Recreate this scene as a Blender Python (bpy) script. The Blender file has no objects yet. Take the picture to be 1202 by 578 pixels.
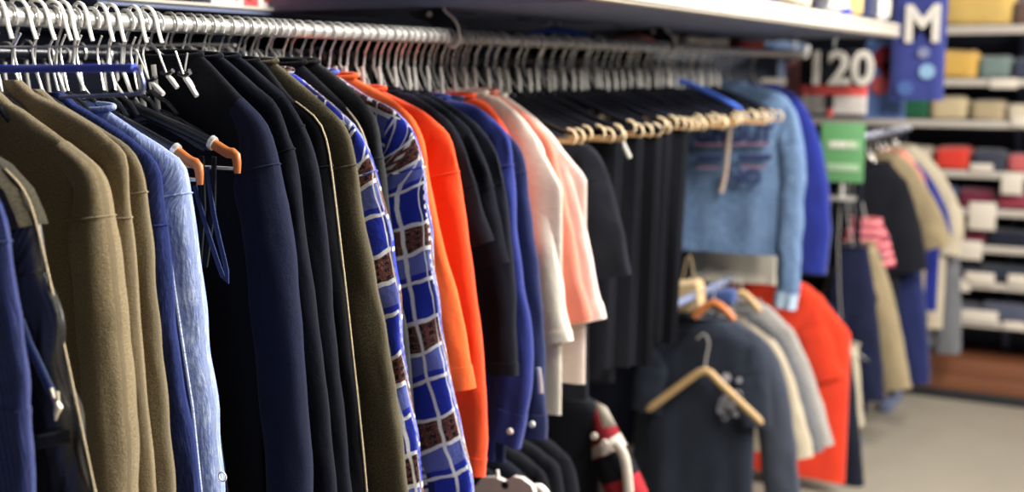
import bpy, bmesh, math, random
from mathutils import Vector, Matrix, noise
random.seed(7)
S = bpy.context.scene
COL = S.collection
# ------------------------------------------------------------------ camera
F = 1400.0; PITCH = math.radians(8.25); YAW = math.radians(29)
CAM = Vector((1.281, 0, 1.55))
FW = Vector((-math.sin(YAW)*math.cos(PITCH), math.cos(YAW)*math.cos(PITCH), -math.sin(PITCH)))
RT = Vector((math.cos(YAW), math.sin(YAW), 0)); UP = RT.cross(FW)
cd = bpy.data.cameras.new('camera'); cam = bpy.data.objects.new('camera', cd); COL.objects.link(cam)
M = Matrix((RT, UP, -FW)).transposed().to_4x4(); M.translation = CAM; cam.matrix_world = M
cd.sensor_width = 36; cd.lens = F/1202*36; cd.clip_start = .05
cd.dof.use_dof = True; cd.dof.focus_distance = 1.62; cd.dof.aperture_fstop = 2.5
S.camera = cam

def at(ax, v, x, y):
    d = FW + (x-601)/F*RT - (y-289)/F*UP
    return CAM + d*((v-CAM[ax])/d[ax])

# ------------------------------------------------------------------ materials
def lin(c):
    return tuple((x/255/12.92 if x/255 <= .04045 else ((x/255+.055)/1.055)**2.4) for x in c)
class NB:
    def __init__(s, name):
        s.m = bpy.data.materials.new(name); s.m.use_nodes = True
        s.n = s.m.node_tree.nodes; s.l = s.m.node_tree.links
        s.b = s.n['Principled BSDF']; s.out = s.n['Material Output']
    def new(s, t, **k):
        n = s.n.new(t)
        for a, v in k.items(): setattr(n, a, v)
        return n
    def put(s, sock, v):
        if hasattr(v, 'is_linked') or isinstance(v, bpy.types.NodeSocket): s.l.new(v, sock)
        else: sock.default_value = v
    def math(s, op, a, b=0., c=None):
        n = s.new('ShaderNodeMath', operation=op)
        s.put(n.inputs[0], a); s.put(n.inputs[1], b)
        if c is not None: s.put(n.inputs[2], c)
        return n.outputs[0]
    def mix(s, f, a, b, blend='MIX'):
        n = s.new('ShaderNodeMix', data_type='RGBA', blend_type=blend)
        s.put(n.inputs[0], f)
        for k, v in ((6, a), (7, b)):
            s.put(n.inputs[k], v if isinstance(v, bpy.types.NodeSocket) else (*v, 1))
        return n.outputs[2]
    def noise(s, vec, scale, detail=3, rough=.6):
        n = s.new('ShaderNodeTexNoise'); n.inputs['Scale'].default_value = scale
        n.inputs['Detail'].default_value = detail; n.inputs['Roughness'].default_value = rough
        if vec is not None: s.l.new(vec, n.inputs['Vector'])
        return n.outputs['Fac']
    def maprange(s, v, a, b, c, d):
        n = s.new('ShaderNodeMapRange'); s.put(n.inputs[0], v)
        for i, x in enumerate((a, b, c, d)): n.inputs[i+1].default_value = x
        return n.outputs[0]
    def scale(s, vec, sc):
        n = s.new('ShaderNodeMapping'); n.inputs['Scale'].default_value = sc; s.l.new(vec, n.inputs['Vector'])
        return n.outputs[0]
    def bump(s, h, dist=.001, strength=.5, normal=None):
        n = s.new('ShaderNodeBump'); n.inputs['Distance'].default_value = dist; n.inputs['Strength'].default_value = strength
        s.l.new(h, n.inputs['Height'])
        if normal is not None: s.l.new(normal, n.inputs['Normal'])
        return n.outputs[0]
    def base(s, c): s.put(s.b.inputs['Base Color'], c if isinstance(c, bpy.types.NodeSocket) else (*c, 1))
    def set(s, **k):
        for a, v in k.items(): s.put(s.b.inputs[a.replace('_', ' ')], v)

MATS = {}
def fabric(name, c, c2=None, grain=.28, fine=700, rib=None, rough=.9, sheen=.15, stretch=(1, 1, 1), bumpd=.0009):
    if name in MATS: return MATS[name]
    b = NB(name); tc = b.new('ShaderNodeTexCoord')
    ob = tc.outputs['Object']; uv = tc.outputs['UV']
    c = lin(c); c2 = lin(c2) if c2 else tuple(x*.55 for x in c)
    big = b.noise(ob, 9, 2); fi = b.noise(b.scale(uv, stretch), fine, 2, .7)
    m = b.mix(b.maprange(big, .35, .7, 0, .35), c, c2)
    m = b.mix(b.maprange(fi, .4, .62, 0, min(1, grain*3.2)), m, tuple(x*.6 for x in c2))
    h = fi
    nrm = b.bump(b.noise(uv, 55, 3), .004, .35)
    if rib:
        w = b.new('ShaderNodeTexWave', wave_type='BANDS', bands_direction=rib[0]); w.inputs['Scale'].default_value = rib[1]
        w.inputs['Distortion'].default_value = .4; b.l.new(uv, w.inputs['Vector'])
        m = b.mix(b.maprange(w.outputs['Fac'], 0, .6, .55, 0), m, c2)
        nrm = b.bump(w.outputs['Fac'], .002, .7, nrm)
    b.base(m); b.set(Roughness=rough, Sheen_Weight=sheen, Sheen_Roughness=.5)
    b.set(Specular_IOR_Level=.2)
    b.set(Normal=b.bump(h, bumpd, .8, nrm))
    MATS[name] = b.m; return b.m
def plain(name, c, rough=.5, metal=0., spec=.5, noise_amt=.12, sc=60, bump=0):
    if name in MATS: return MATS[name]
    b = NB(name); tc = b.new('ShaderNodeTexCoord'); c = lin(c)
    n = b.noise(tc.outputs['Object'], sc, 3)
    b.base(b.mix(b.maprange(n, .35, .7, 0, noise_amt*2), c, tuple(x*.6 for x in c)))
    b.set(Roughness=rough, Metallic=metal, Specular_IOR_Level=spec)
    if bump: b.set(Normal=b.bump(n, bump, .5))
    MATS[name] = b.m; return b.m
def leather(name, c):
    b = NB(name); tc = b.new('ShaderNodeTexCoord'); uv = tc.outputs['UV']; c = lin(c)
    n = b.noise(b.scale(uv, (1, .4, 1)), 13, 3, .5); f = b.noise(uv, 300, 2)
    b.base(b.mix(b.maprange(n, .3, .7, 0, .6), c, tuple(x*.4 for x in c)))
    b.set(Roughness=b.maprange(f, .3, .7, .24, .42), Specular_IOR_Level=.8)
    b.set(Normal=b.bump(f, .0006, .4, b.bump(n, .035, 1.))); MATS[name] = b.m; return b.m
def plaid(name, shift=0., su=1., dark=1.):
    b = NB(name); tc = b.new('ShaderNodeTexCoord'); uv = tc.outputs['UV']
    wob = b.noise(uv, 14, 2)
    sp = b.new('ShaderNodeSeparateXYZ'); b.l.new(uv, sp.inputs[0])
    u = b.math('ADD', sp.outputs[0], b.math('MULTIPLY', b.math('SUBTRACT', wob, .5), .012)); v = b.math('ADD', sp.outputs[1], b.math('MULTIPLY', b.math('SUBTRACT', wob, .5), .02))
    v = b.math('ADD', v, b.math('MULTIPLY', u, .25))
    def band(co, per, cen, hw):
        f = b.math('FRACT', b.math('DIVIDE', b.math('ADD', co, shift), per))
        return b.math('COMPARE', f, cen, hw)
    blue = lin((34, 52, 176)); white = lin((244, 244, 244)); brown = lin((96, 52, 48)); navy = lin((14, 18, 48)); dk = lin((24, 20, 26))
    fi = b.noise(uv, 420, 2, .7)
    base = b.mix(b.maprange(fi, .3, .7, 0, .55), blue, tuple(x*.4 for x in blue))
    base = b.mix(b.math('MULTIPLY', band(u, .105*su, .75, .16), .75), base, navy)
    base = b.mix(b.math('MULTIPLY', band(v, .155, .58, .1), .5), base, lin((128, 138, 200)))
    # brown checked bands running round the sleeve
    hb = band(v, .155, .3, .13)
    chk = b.math('MULTIPLY', b.math('GREATER_THAN', b.math('FRACT', b.math('DIVIDE', u, .017)), .45), b.math('GREATER_THAN', b.math('FRACT', b.math('DIVIDE', v, .0115)), .4))
    bb = b.mix(chk, brown, dk); bb = b.mix(b.math('GREATER_THAN', fi, .62), bb, lin((170, 140, 130)))
    base = b.mix(hb, base, bb)
    vb = b.math('MULTIPLY', band(u, .105*su, .75, .05), b.math('GREATER_THAN', b.math('FRACT', b.math('DIVIDE', v, .014)), .5))
    base = b.mix(b.math('MULTIPLY', vb, .8), base, white)
    wl = b.math('MAXIMUM', band(u, .105*su, .22, .026), band(u, .105*su, .58, .014))
    wl = b.math('MAXIMUM', wl, b.math('MAXIMUM', band(v, .155, .45, .022), band(v, .155, .15, .02)))
    wl = b.math('MAXIMUM', wl, band(v, .155, .76, .018))
    base = b.mix(b.math('MULTIPLY', wl, b.maprange(fi, .3, .62, .98, .7)), base, white)
    b.base(base); b.set(Roughness=.9, Specular_IOR_Level=.2, Sheen_Weight=.1)
    b.set(Normal=b.bump(fi, .0009, .8, b.bump(b.noise(uv, 45, 3), .005, .5))); MATS[name] = b.m; return b.m
def stripes(name, cols, per, axis=1):
    b = NB(name); tc = b.new('ShaderNodeTexCoord'); uv = tc.outputs['UV']
    sp = b.new('ShaderNodeSeparateXYZ'); b.l.new(uv, sp.inputs[0])
    f = b.math('FRACT', b.math('DIVIDE', sp.outputs[axis], per))
    r = b.new('ShaderNodeValToRGB'); r.color_ramp.interpolation = 'CONSTANT'; b.l.new(f, r.inputs[0])
    e = r.color_ramp.elements
    while len(e) < len(cols): e.new(.5)
    for i, (p, c) in enumerate(cols): e[i].position = p; e[i].color = (*lin(c), 1)
    b.base(r.outputs[0]); b.set(Roughness=.9, Specular_IOR_Level=.2); MATS[name] = b.m; return b.m
def denim(name, c, c2, c3):
    b = NB(name); tc = b.new('ShaderNodeTexCoord'); uv = tc.outputs['UV']
    sl = b.noise(b.scale(uv, (1, .16, 1)), 240, 3, .75); big = b.noise(b.scale(uv, (1, .5, 1)), 14, 3)
    m = b.mix(b.maprange(big, .3, .7, 0, .8), lin(c), lin(c2)); m = b.mix(b.maprange(sl, .45, .68, 0, .75), m, lin(c3))
    b.base(m); b.set(Roughness=.92, Specular_IOR_Level=.15)
    b.set(Normal=b.bump(sl, .001, .8, b.bump(b.noise(uv, 40, 3), .005, .5))); MATS[name] = b.m; return b.m

# ------------------------------------------------------------------ object helpers
def tag(o, label=None, cat=None, group=None, kind=None):
    for k, v in (('label', label), ('category', cat), ('group', group), ('kind', kind)):
        if v: o[k] = v
    return o
def thing(name, label, cat, loc, group=None):
    o = bpy.data.objects.new(name, None); o.empty_display_size = .05; COL.objects.link(o); o.location = loc
    return tag(o, label, cat, group)
class MB:
    def __init__(s): s.v = []; s.f = []; s.uv = []
    def add(s, vs, fs, uvs=None):
        n = len(s.v); s.v += [Vector(p) for p in vs]; s.f += [tuple(i+n for i in f) for f in fs]
        s.uv += uvs if uvs else [(p[0], p[2]) for p in vs]
        return s
    def loft(s, rings, closed=True, cap0=True, cap1=True, uvs=None):
        n = len(rings[0]); vs = [p for r in rings for p in r]; fs = []
        for i in range(len(rings)-1):
            for j in range(n if closed else n-1):
                k = (j+1) % n; fs.append((i*n+j, i*n+k, (i+1)*n+k, (i+1)*n+j))
        if cap0: fs.append(tuple(range(n-1, -1, -1)))
        if cap1: fs.append(tuple((len(rings)-1)*n+j for j in range(n)))
        return s.add(vs, fs, uvs)
    def tube(s, pts, r, seg=8, flat=None, closed=False):
        pts = [Vector(p) for p in pts]; rings = []; prev = None
        for i, p in enumerate(pts):
            if closed: t = pts[(i+1) % len(pts)]-pts[i-1]
            else: t = pts[min(i+1, len(pts)-1)]-pts[max(i-1, 0)]
            t.normalize()
            if prev is None:
                a = Vector((0, 1, 0)) if abs(t.y) < .9 else Vector((1, 0, 0))
            else: a = prev
            n1 = (a-t*a.dot(t)).normalized(); prev = n1; n2 = t.cross(n1)
            rr = r[i] if isinstance(r, (list, tuple)) else r
            ra, rb = (rr, rr) if not flat else (rr*flat[0], rr*flat[1])
            rings.append([p+n1*ra*math.cos(2*math.pi*k/seg)+n2*rb*math.sin(2*math.pi*k/seg) for k in range(seg)])
        if closed: rings.append(rings[0]); return s.loft(rings, True, False, False)
        return s.loft(rings)
    def box(s, c, d, bev=.004):
        bm = bmesh.new(); bmesh.ops.create_cube(bm, size=1)
        for v in bm.verts: v.co = Vector((v.co.x*d[0]+c[0], v.co.y*d[1]+c[1], v.co.z*d[2]+c[2]))
        if bev: bmesh.ops.bevel(bm, geom=bm.edges[:], offset=min(bev, min(d)*.4), segments=2, affect='EDGES', profile=.6)
        bm.verts.index_update()
        s.add([v.co.copy() for v in bm.verts], [[v.index for v in f.verts] for f in bm.faces]); bm.free(); return s
    def build(s, name, mat, parent=None, smooth=True):
        me = bpy.data.meshes.new(name)
        off = parent_world(parent)
        me.from_pydata([p-off for p in s.v], [], s.f)
        ul = me.uv_layers.new(name='UVMap')
        for lp in me.loops: ul.data[lp.index].uv = s.uv[lp.vertex_index]
        bm = bmesh.new(); bm.from_mesh(me); bmesh.ops.recalc_face_normals(bm, faces=bm.faces); bm.to_mesh(me); bm.free()
        if smooth:
            for p in me.polygons: p.use_smooth = True
            try: me.set_sharp_from_angle(angle=math.radians(50))
            except Exception: pass
        me.materials.append(mat)
        o = bpy.data.objects.new(name, me); COL.objects.link(o)
        if parent: o.parent = parent
        return o
def parent_world(p):
    v = Vector((0, 0, 0))
    while p: v += p.location; p = p.parent
    return v
def single(mb, name, mat, label, cat, group=None, kind=None, smooth=True):
    c = sum(mb.v, Vector())/len(mb.v); c.z = min(p.z for p in mb.v)
    mb.v = [p-c for p in mb.v]; o = mb.build(name, mat, None, smooth); o.location = c
    return tag(o, label, cat, group, kind)
def copy_thing(r, loc, label=None):
    c = r.copy(); COL.objects.link(c); c.location = loc
    if label: c['label'] = label
    for ch in r.children:
        d = ch.copy(); COL.objects.link(d); d.parent = c
    return c
def spline(pts, n):
    """resample a polyline through Catmull-Rom, n points by arc length"""
    P = [Vector(p) for p in pts]; P = [P[0]*2-P[1]]+P+[P[-1]*2-P[-2]]; out = []
    for i in range(1, len(P)-2):
        for k in range(14):
            t = k/14; a, b, c, d = P[i-1:i+3]
            out.append(.5*((2*b)+(c-a)*t+(2*a-5*b+4*c-d)*t*t+(3*b-a-3*c+d)*t**3))
    out.append(P[-2]); L = [0]
    for i in range(1, len(out)): L.append(L[-1]+(out[i]-out[i-1]).length)
    res = []; j = 0
    for k in range(n):
        q = L[-1]*k/(n-1)
        while j < len(L)-2 and L[j+1] < q: j += 1
        f = 0 if L[j+1] == L[j] else (q-L[j])/(L[j+1]-L[j]); res.append(out[j].lerp(out[j+1], min(1, f)))
    return res, L[-1]

# ------------------------------------------------------------------ garments
RAILZ = 1.62
white_plastic = plain('white_plastic', (236, 232, 224), .35)
black_plastic = plain('black_plastic', (18, 20, 28), .25)
dark_metal = plain('dark_steel_wire', (196, 192, 186), .3, .6)
chrome = plain('chrome', (230, 228, 224), .22, .55)
gold = plain('pale_gold_bar', (205, 160, 110), .35, .3)
cream_tip = plain('cream_tip', (190, 170, 136), .45)
wood = plain('light_wood', (172, 142, 98), .5, bump=.001)
brown_wood = plain('brown_wood', (168, 98, 48), .45)

def hook_pts(Y, xc=0., rz=RAILZ, zb=1.53, r=.0165, lean=-.03, n=9):
    pts = []
    for k in range(n):
        a = math.radians(-35+k*(215)/(n-1)); pts.append((xc+r*math.cos(a), Y, rz+r*math.sin(a)))
    p0 = pts[-1]
    for t in (.25, .5, .75, .9, 1.):
        z = p0[2]+(zb-p0[2])*t; x = p0[0]+(xc-p0[0])*t + lean*math.sin(math.pi*t)
        pts.append((x, Y, z))
    return pts

def add_stem(t, Y, x, z0, z1, r=.0045):
    MB().tube([(x-.006, Y, z1), (x-.004, Y, z1-.02), (x, Y, z0)], r, 8, flat=(.6, 1)).build('stem', stem_mat, t)
stem_mat = plain('pale_grey_stem', (196, 192, 186), .35)
def make_hanger(Y, sh, label, xc=0., rz=RAILZ, mat=None, hook_mat=None, hr=.0022, group=None, name='clothes_hanger', zb=None):
    """sh: (half width, z top, z tip)"""
    hw, zt, ztip = sh
    t = thing(name, label, 'hanger', (xc, Y, ztip), group)
    MB().tube(hook_pts(Y, xc, rz, zt), hr, 6).build('hook', hook_mat or dark_metal, t)
    a = MB(); pts = []
    for s in (-1., -.9, -.6, -.3, -.1, 0, .1, .3, .6, .9, 1.):
        pts.append((xc+hw*s, Y, zt-(zt-ztip)*abs(s)**1.25-.004))
    a.tube(pts, [.003, .005, .006, .006, .007, .007, .007, .006, .006, .005, .003], 8, flat=(.7, 1.3))
    a.build('arms', mat or black_plastic, t); return t

def se(phi, p):
    c, s = math.cos(phi), math.sin(phi)
    return math.copysign(abs(c)**(2/p), c), math.copysign(abs(s)**(2/p), s)

def garment(name, label, cat, Y, mat, sil, sh, hem, xc=0., ty=.0125, sleeve_mat=None, cuff=None, collar=True, collar_mat=None,
            group=None, wtop=.12, wend=.085, cuff_mat=None, body_k=.9, flare=1., seed=None, folds=1., hanger=True, rz=RAILZ,
            hanger_kw=None, left=True, raw=False, ts=None, pip=None, sleeve_from=None, hem_slant=0., button=False, edge=None):
    """A garment hanging across the rail. sil: outer silhouette (image points, aisle side) from neck over shoulder down the sleeve;
    sh: index of the shoulder tip in sil; hem: z of the body's hem."""
    seed = seed if seed is not None else (abs(hash_str(label)) % 1000)
    pts = [(Vector((p[0], 0, p[1])) if raw else Vector((at(1, Y, *p).x, 0, at(1, Y, *p).z))) for p in sil]
    nx = xc+.055
    # clip / extend the neck end
    if pts[0].x < nx:
        i = 0
        while i+1 < len(pts)-1 and pts[i+1].x < nx: i += 1
        f = (nx-pts[i].x)/(pts[i+1].x-pts[i].x); pts = [pts[i].lerp(pts[i+1], f)]+pts[i+1:]; sh = max(1, sh-i)
    elif pts[0].x > nx+.01:
        sl = (pts[1].z-pts[0].z)/max(.02, pts[1].x-pts[0].x); sl = max(-.6, min(-.15, sl))
        pts = [Vector((nx, 0, pts[0].z+sl*(nx-pts[0].x)))]+pts; sh += 1
    if edge:
        e_ = at(1, Y, *edge); body_k = (e_.x-xc)/(pts[sh].x-xc); hem = e_.z
    root = thing(name, label, cat, (xc, Y, hem), group)
    ts = ts or ty*1.2
    N = 44; rings = []; uvs = []
    zneck = pts[0].z; X_sh, z_sh = pts[sh].x-xc, pts[sh].z
    up, _ = spline(pts[:sh+1], 16)
    prof = [(p.x-xc, p.z, 1) for p in up]
    if not collar: prof = [(.012, zneck+.022, 1), (.022, zneck+.016, 1), (.036, zneck+.007, 1)]+prof
    nb = 34
    for k in range(1, nb+1):
        t = k/nb; z = z_sh+(hem-z_sh)*t
        kk = 1-(1-body_k)*min(1, t*6); w = X_sh*kk*(1+(flare-1)*t)
        prof.append((w-.004, z, 1))
    fx = 16+random.random()*6
    for i, (w, z, _) in enumerate(prof):
        fall = min(1, max(0, (z_sh+.06-z)/.25)); ring = []; tk = ty*(.62+.38*min(1, i/10))
        for j in range(N):
            c, s = se(2*math.pi*j/N, 2.6); x = w*c; y = tk*s
            d = noise.noise(Vector((x*fx, seed*3.7, z*2.2)))*.9+.4*noise.noise(Vector((x*40, seed*1.3+7, z*7)))
            y += d*.0085*folds*(.25+.75*fall)*min(1, (1.02-abs(c))*4)
            sag = 0
            if i > 16: sag = .012*noise.noise(Vector((x*5, seed, 2)))*(i-16)/nb + hem_slant*c*(i-16)/nb
            ring.append((xc+x, Y+y, z+sag)); uvs.append((x*(1 if s >= 0 else -1)+.5, zneck-z))
        rings.append(ring)
    last = rings[-1]
    rings.append([(xc+(p[0]-xc)*.97, Y+(p[1]-Y)*.55, p[2]+.02) for p in last]); uvs += uvs[-N:]
    MB().loft(rings, True, True, True, uvs).build('body', mat, root)
    # sleeves
    if sleeve_mat is not False:
        sm = sleeve_mat or mat
        tail = pts[max(0, sh-1):]
        a0 = pts[sh-1].lerp(pts[sh], max(.2, 1-.05/max(.02, (pts[sh]-pts[sh-1]).length)))
        line, L = spline([a0]+pts[sh:], 40)
        for sgn in ((1, -1) if left else (1,)):
            rs = []; us = []; n2 = 24
            cs = []
            for i, p in enumerate(line):
                t = i/39; tan = (line[min(i+1, 39)]-line[max(i-1, 0)]).normalized()
                n = Vector((-tan.z, 0, tan.x)); n = -n if n.x > 0 and n.z >= 0 and tan.z < 0 and False else n
                if n.dot(Vector((-1, 0, -.6))) < 0: n = -n
                w = wtop*(1-t)+wend*t; w *= min(1, .4+t*L/.13*.6)
                cs.append((p, n, w, t))
            # smooth the inward normals so the inside of the bend does not fold over
            for _ in range(3):
                cs = [(p, (cs[max(0, i-1)][1]+n*2+cs[min(39, i+1)][1]).normalized(), w, t) for i, (p, n, w, t) in enumerate(cs)]
            for i, (p, n, w, t) in enumerate(cs):
                wob = .004*folds*noise.noise(Vector((seed, 3, t*L*14)))*min(1, t*4)
                tk = ts*(.5+.5*min(1, t*L/.16)**1.3); ring = []
                cen = p+n*(w/2+wob)
                per = 0
                for j in range(n2):
                    c, s = se(2*math.pi*j/n2, 2.3)
                    q = cen-n*(w/2*c)
                    d = noise.noise(Vector((c*1.6+seed, seed*2.1, t*L*5+sgn*9)))+.5*noise.noise(Vector((c*4+seed, 5, t*L*16+sgn*9)))
                    y = tk*s+d*.006*folds*min(1, t*6)*(1 if abs(s) > .2 else .4)
                    ring.append((xc+sgn*(q.x-xc), Y+y, q.z))
                    us.append((j/n2*(2*w+2*tk)+sgn*.03, t*L))
                rs.append(ring)
            rs.append([tuple(Vector(q).lerp(cs[-1][0]+cs[-1][1]*(cs[-1][2]/2)+Vector((0, Y, 0)) if sgn > 0 else Vector(q), .25)+Vector((0, 0, .012))) for q in rs[-1]]); us += us[-n2:]
            so = MB().loft(rs, True, True, True, us).build('sleeve', sm, root)
            ks = int(39*min(.8, .125/L)); rq = rs[ks]; cq = cs[ks][0]+cs[ks][1]*cs[ks][2]/2
            if len(pts)-sh > 2 and L > .2: MB().tube([(cenx(q_, cq, xc, sgn, 1.01)[0], Y+(q_[1]-Y)*1.06, cenx(q_, cq, xc, sgn, 1.01)[1]) for q_ in rq], .0013, 6, closed=True).build('seam', sm, root)
            if cuff:
                k0 = max(1, int(39*(1-cuff/L))); cr = []; cu = []
                for i in list(range(k0, 40)):
                    p, n, w, t = cs[i]; cen = p+n*w/2
                    fat = 1.035
                    cr.append([(xc+sgn*((Vector((q[0], 0, q[2])).x*1-xc)*1)*sgn if False else cenx(q, cen, xc, sgn, fat)[0], Y+(q[1]-Y)*1.12, cenx(q, cen, xc, sgn, fat)[1]) for q in rs[i]])
                    cu += us[i*n2:(i+1)*n2]
                MB().loft(cr, True, True, True, cu).build('cuff', cuff_mat or sm, root)
            if pip and sgn > 0:
                MB().tube([(p.x+.001, Y-.002, p.z) for p in line], .0013, 6).build('piping', pip, root)
            if button and sgn > 0:
                p, n, w, t = cs[-3]; q = p+n*.02
                MB().tube([(q.x, Y-ts*1.25, q.z), (q.x, Y-ts*1.25-.004, q.z)], .006, 12).build('button', white_plastic, root)
    if collar:
        kk = 1. if collar is True else collar
        ring = [(xc+.06*kk*math.cos(a), Y+(ty*.8)*math.sin(a), zneck+.004+.004*math.sin(a)) for a in [2*math.pi*k/28 for k in range(28)]]
        MB().tube(ring, .0042, 8, closed=True).build('collar', collar_mat or mat, root)
    if hanger:
        make_hanger(Y, (max(.1, X_sh-.03), zneck-.004, z_sh-.012), 'metal-hooked hanger inside the '+(hanger if isinstance(hanger, str) else label), xc, rz, **(hanger_kw or {}))
    return root
def cenx(q, cen, xc, sgn, f):
    cx = xc+sgn*(cen.x-xc)
    return (cx+(q[0]-cx)*f, cen.z+(q[2]-cen.z)*f)
def hash_str(s):
    h = 0
    for ch in s: h = (h*31+ord(ch)) % 100003
    return h

G1 = 'clothes packed along the front rail'
khaki = fabric('khaki_cotton', (136, 120, 90), (96, 84, 60), .25, 500)
khaki_b = fabric('olive_khaki_cotton', (126, 112, 84), (86, 76, 56), .25, 500)
olive = fabric('olive_brown_wool', (104, 94, 70), (62, 56, 40), .35, 450)
olive_dark = fabric('dark_olive_canvas', (70, 64, 46), (40, 36, 26), .3, 500)
blk = fabric('black_jersey', (15, 18, 28), (8, 10, 17), .3, 600, sheen=.03)
navyk = fabric('navy_jersey', (20, 27, 58), (11, 15, 36), .3, 600, sheen=.04)
navyd = fabric('dark_navy_jersey', (16, 21, 38), (8, 11, 22), .3, 600, sheen=.03)
navy_ht = fabric('navy_rib', (20, 25, 44), (8, 10, 20), .35, 500, sheen=.03, rib=('DIAGONAL', 130))
char = fabric('charcoal_wool', (50, 50, 53), (28, 28, 31), .4, 450, sheen=.05)
orange = fabric('orange_cotton', (244, 104, 44), (224, 78, 24), .15, 600)
orange_b = fabric('bright_red_orange_cotton', (238, 82, 34), (214, 58, 20), .15, 600)
royal = fabric('royal_blue_cotton', (44, 58, 140), (26, 36, 98), .25, 600)
royal_d = fabric('deep_blue_cotton', (26, 38, 88), (14, 20, 56), .25, 600)
white = fabric('off_white_cotton', (224, 216, 202), (196, 184, 166), .12, 600)
cream = fabric('cream_cotton', (186, 174, 152), (150, 138, 114), .2, 600)
pink = fabric('salmon_pink_cotton', (236, 142, 120), (206, 110, 92), .2, 600)
blush = fabric('blush_white_cotton', (222, 206, 196), (200, 180, 168), .12, 600)
knit = fabric('blue_ribbed_knit', (66, 80, 148), (34, 44, 92), .3, 500, rib=('X', 55))
slate = fabric('slate_grey_cotton', (66, 72, 86), (42, 46, 58), .3, 500)
ltgrey = fabric('light_grey_cotton', (168, 164, 158), (130, 126, 122), .3, 500)
mdgrey = fabric('mid_grey_cotton', (112, 112, 116), (80, 80, 84), .3, 500)
beige = fabric('beige_cotton', (150, 134, 104), (112, 98, 72), .25, 500)
blackcoat = leather('black_leather', (54, 50, 44))
dnm = denim('light_denim', (126, 142, 186), (94, 112, 166), (194, 202, 220))
dnm_in = denim('dark_denim', (34, 44, 92), (20, 28, 66), (54, 66, 120))
dnm_soft = denim('washed_denim', (84, 106, 136), (62, 82, 114), (112, 134, 162))
pl1 = plaid('blue_plaid_flannel', 0.02, 1.05); pl2 = plaid('blue_brown_plaid_flannel', .075, .9)
cpip = fabric('cream_piping', (206, 186, 150), None, .2)
redjersey = stripes('red_white_black_knit', [(0, (110, 24, 34)), (.3, (176, 166, 156)), (.4, (16, 16, 22)), (.62, (140, 32, 40)), (.85, (16, 16, 22))], .3)
pinkstripe = stripes('pink_striped_jersey', [(0, (206, 120, 124)), (.55, (112, 40, 56))], .035)

def add(*a, **k):
    k.setdefault('group', G1); return garment(*a, **k)

add('knit_sweater', 'blue ribbed knit sweater at the near end of the rail', 'sweater', .795, knit, [(-150, 110), (-60, 175), (-14, 215), (4, 270), (16, 346), (26, 400), (36, 578), (42, 700)], 2, .85, cuff=.2, hanger='blue ribbed knit sweater')
j = add('leather_jacket', 'black leather sleeved jacket with olive yoke and pocket on the sleeve', 'jacket', .86, olive_dark, [(-90, 140), (-30, 172), (2, 193), (28, 222), (44, 264), (73, 390), (113, 578), (140, 700)], 3, .8, sleeve_mat=blackcoat, pip=cpip, wtop=.125, wend=.13, folds=2.4, hanger='leather sleeved jacket')
p = [at(1, .838, *q) for q in ((-4, 205), (44, 258), (48, 262), (30, 268), (4, 274), (-20, 262))]
# ragged olive yoke that caps the leather sleeve
yk = MB(); ty_ = .862
yo = [at(1, ty_, *q) for q in ((-24, 176), (2, 192), (28, 221), (40, 248), (45, 263))]; yi = [at(1, ty_, *q) for q in ((-46, 268), (-30, 272), (-10, 274), (10, 274), (26, 268))]
rg = []
for o_, i_ in zip(yo, yi):
    rg.append([(o_.x+.002, ty_, o_.z), (o_.x-.006, ty_-.02, o_.z-.002), (i_.x, ty_-.021, i_.z), (i_.x, ty_+.018, i_.z), (o_.x-.006, ty_+.018, o_.z-.002)])
yk.loft(rg).build('yoke', olive_dark, j)
def onsleeve(Y, pts, depth): return [at(1, Y-depth, *q) for q in pts]
pk = MB(); c = onsleeve(.86, ((37, 515), (80, 508), (108, 600), (46, 610)), .019)
def patch(mb, c, n, th, Yd):
    fr = []
    for i in range(n+1):
        row = []
        for k in range(n+1):
            u, v = i/n, k/n; p = (c[0].lerp(c[1], v)).lerp(c[3].lerp(c[2], v), u)
            e = 1 if 0 < i < n and 0 < k < n else 0
            row.append((p.x, p.y-th*e, p.z))
        fr.append(row)
    mb.loft(fr, False, False, False); return mb
patch(pk, c, 8, .006, 0).build('pocket', blackcoat, j)
fl = MB(); c = onsleeve(.86, ((36, 512), (82, 504), (83, 520), (37, 530)), .026); patch(fl, c, 6, .004, 0).build('pocket_flap', fabric('black_ribbed_cotton', (44, 42, 40), (16, 15, 14), .2, 500, rib=('X', 160)), j)
zc = MB(); zp = onsleeve(.86, ((24, 376), (33, 402), (47, 432), (58, 456), (66, 470)), .027); zc.tube(zp, .0035, 8, flat=(1, 1.6)).build('drawcord', fabric('blue_cord', (50, 66, 110), None, .4, 900), j)
zl = MB(); zp = onsleeve(.86, ((60, 456), (63, 468), (68, 470), (67, 460)), .031); zl.tube(zp, .002, 8).tube(onsleeve(.86, ((66, 470), (69, 478), (66, 486), (65, 494)), .031), [.002, .0045, .003, .001], 8).build('zipper_pull', plain('cream_metal', (226, 214, 186), .3, .3), j)

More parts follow.
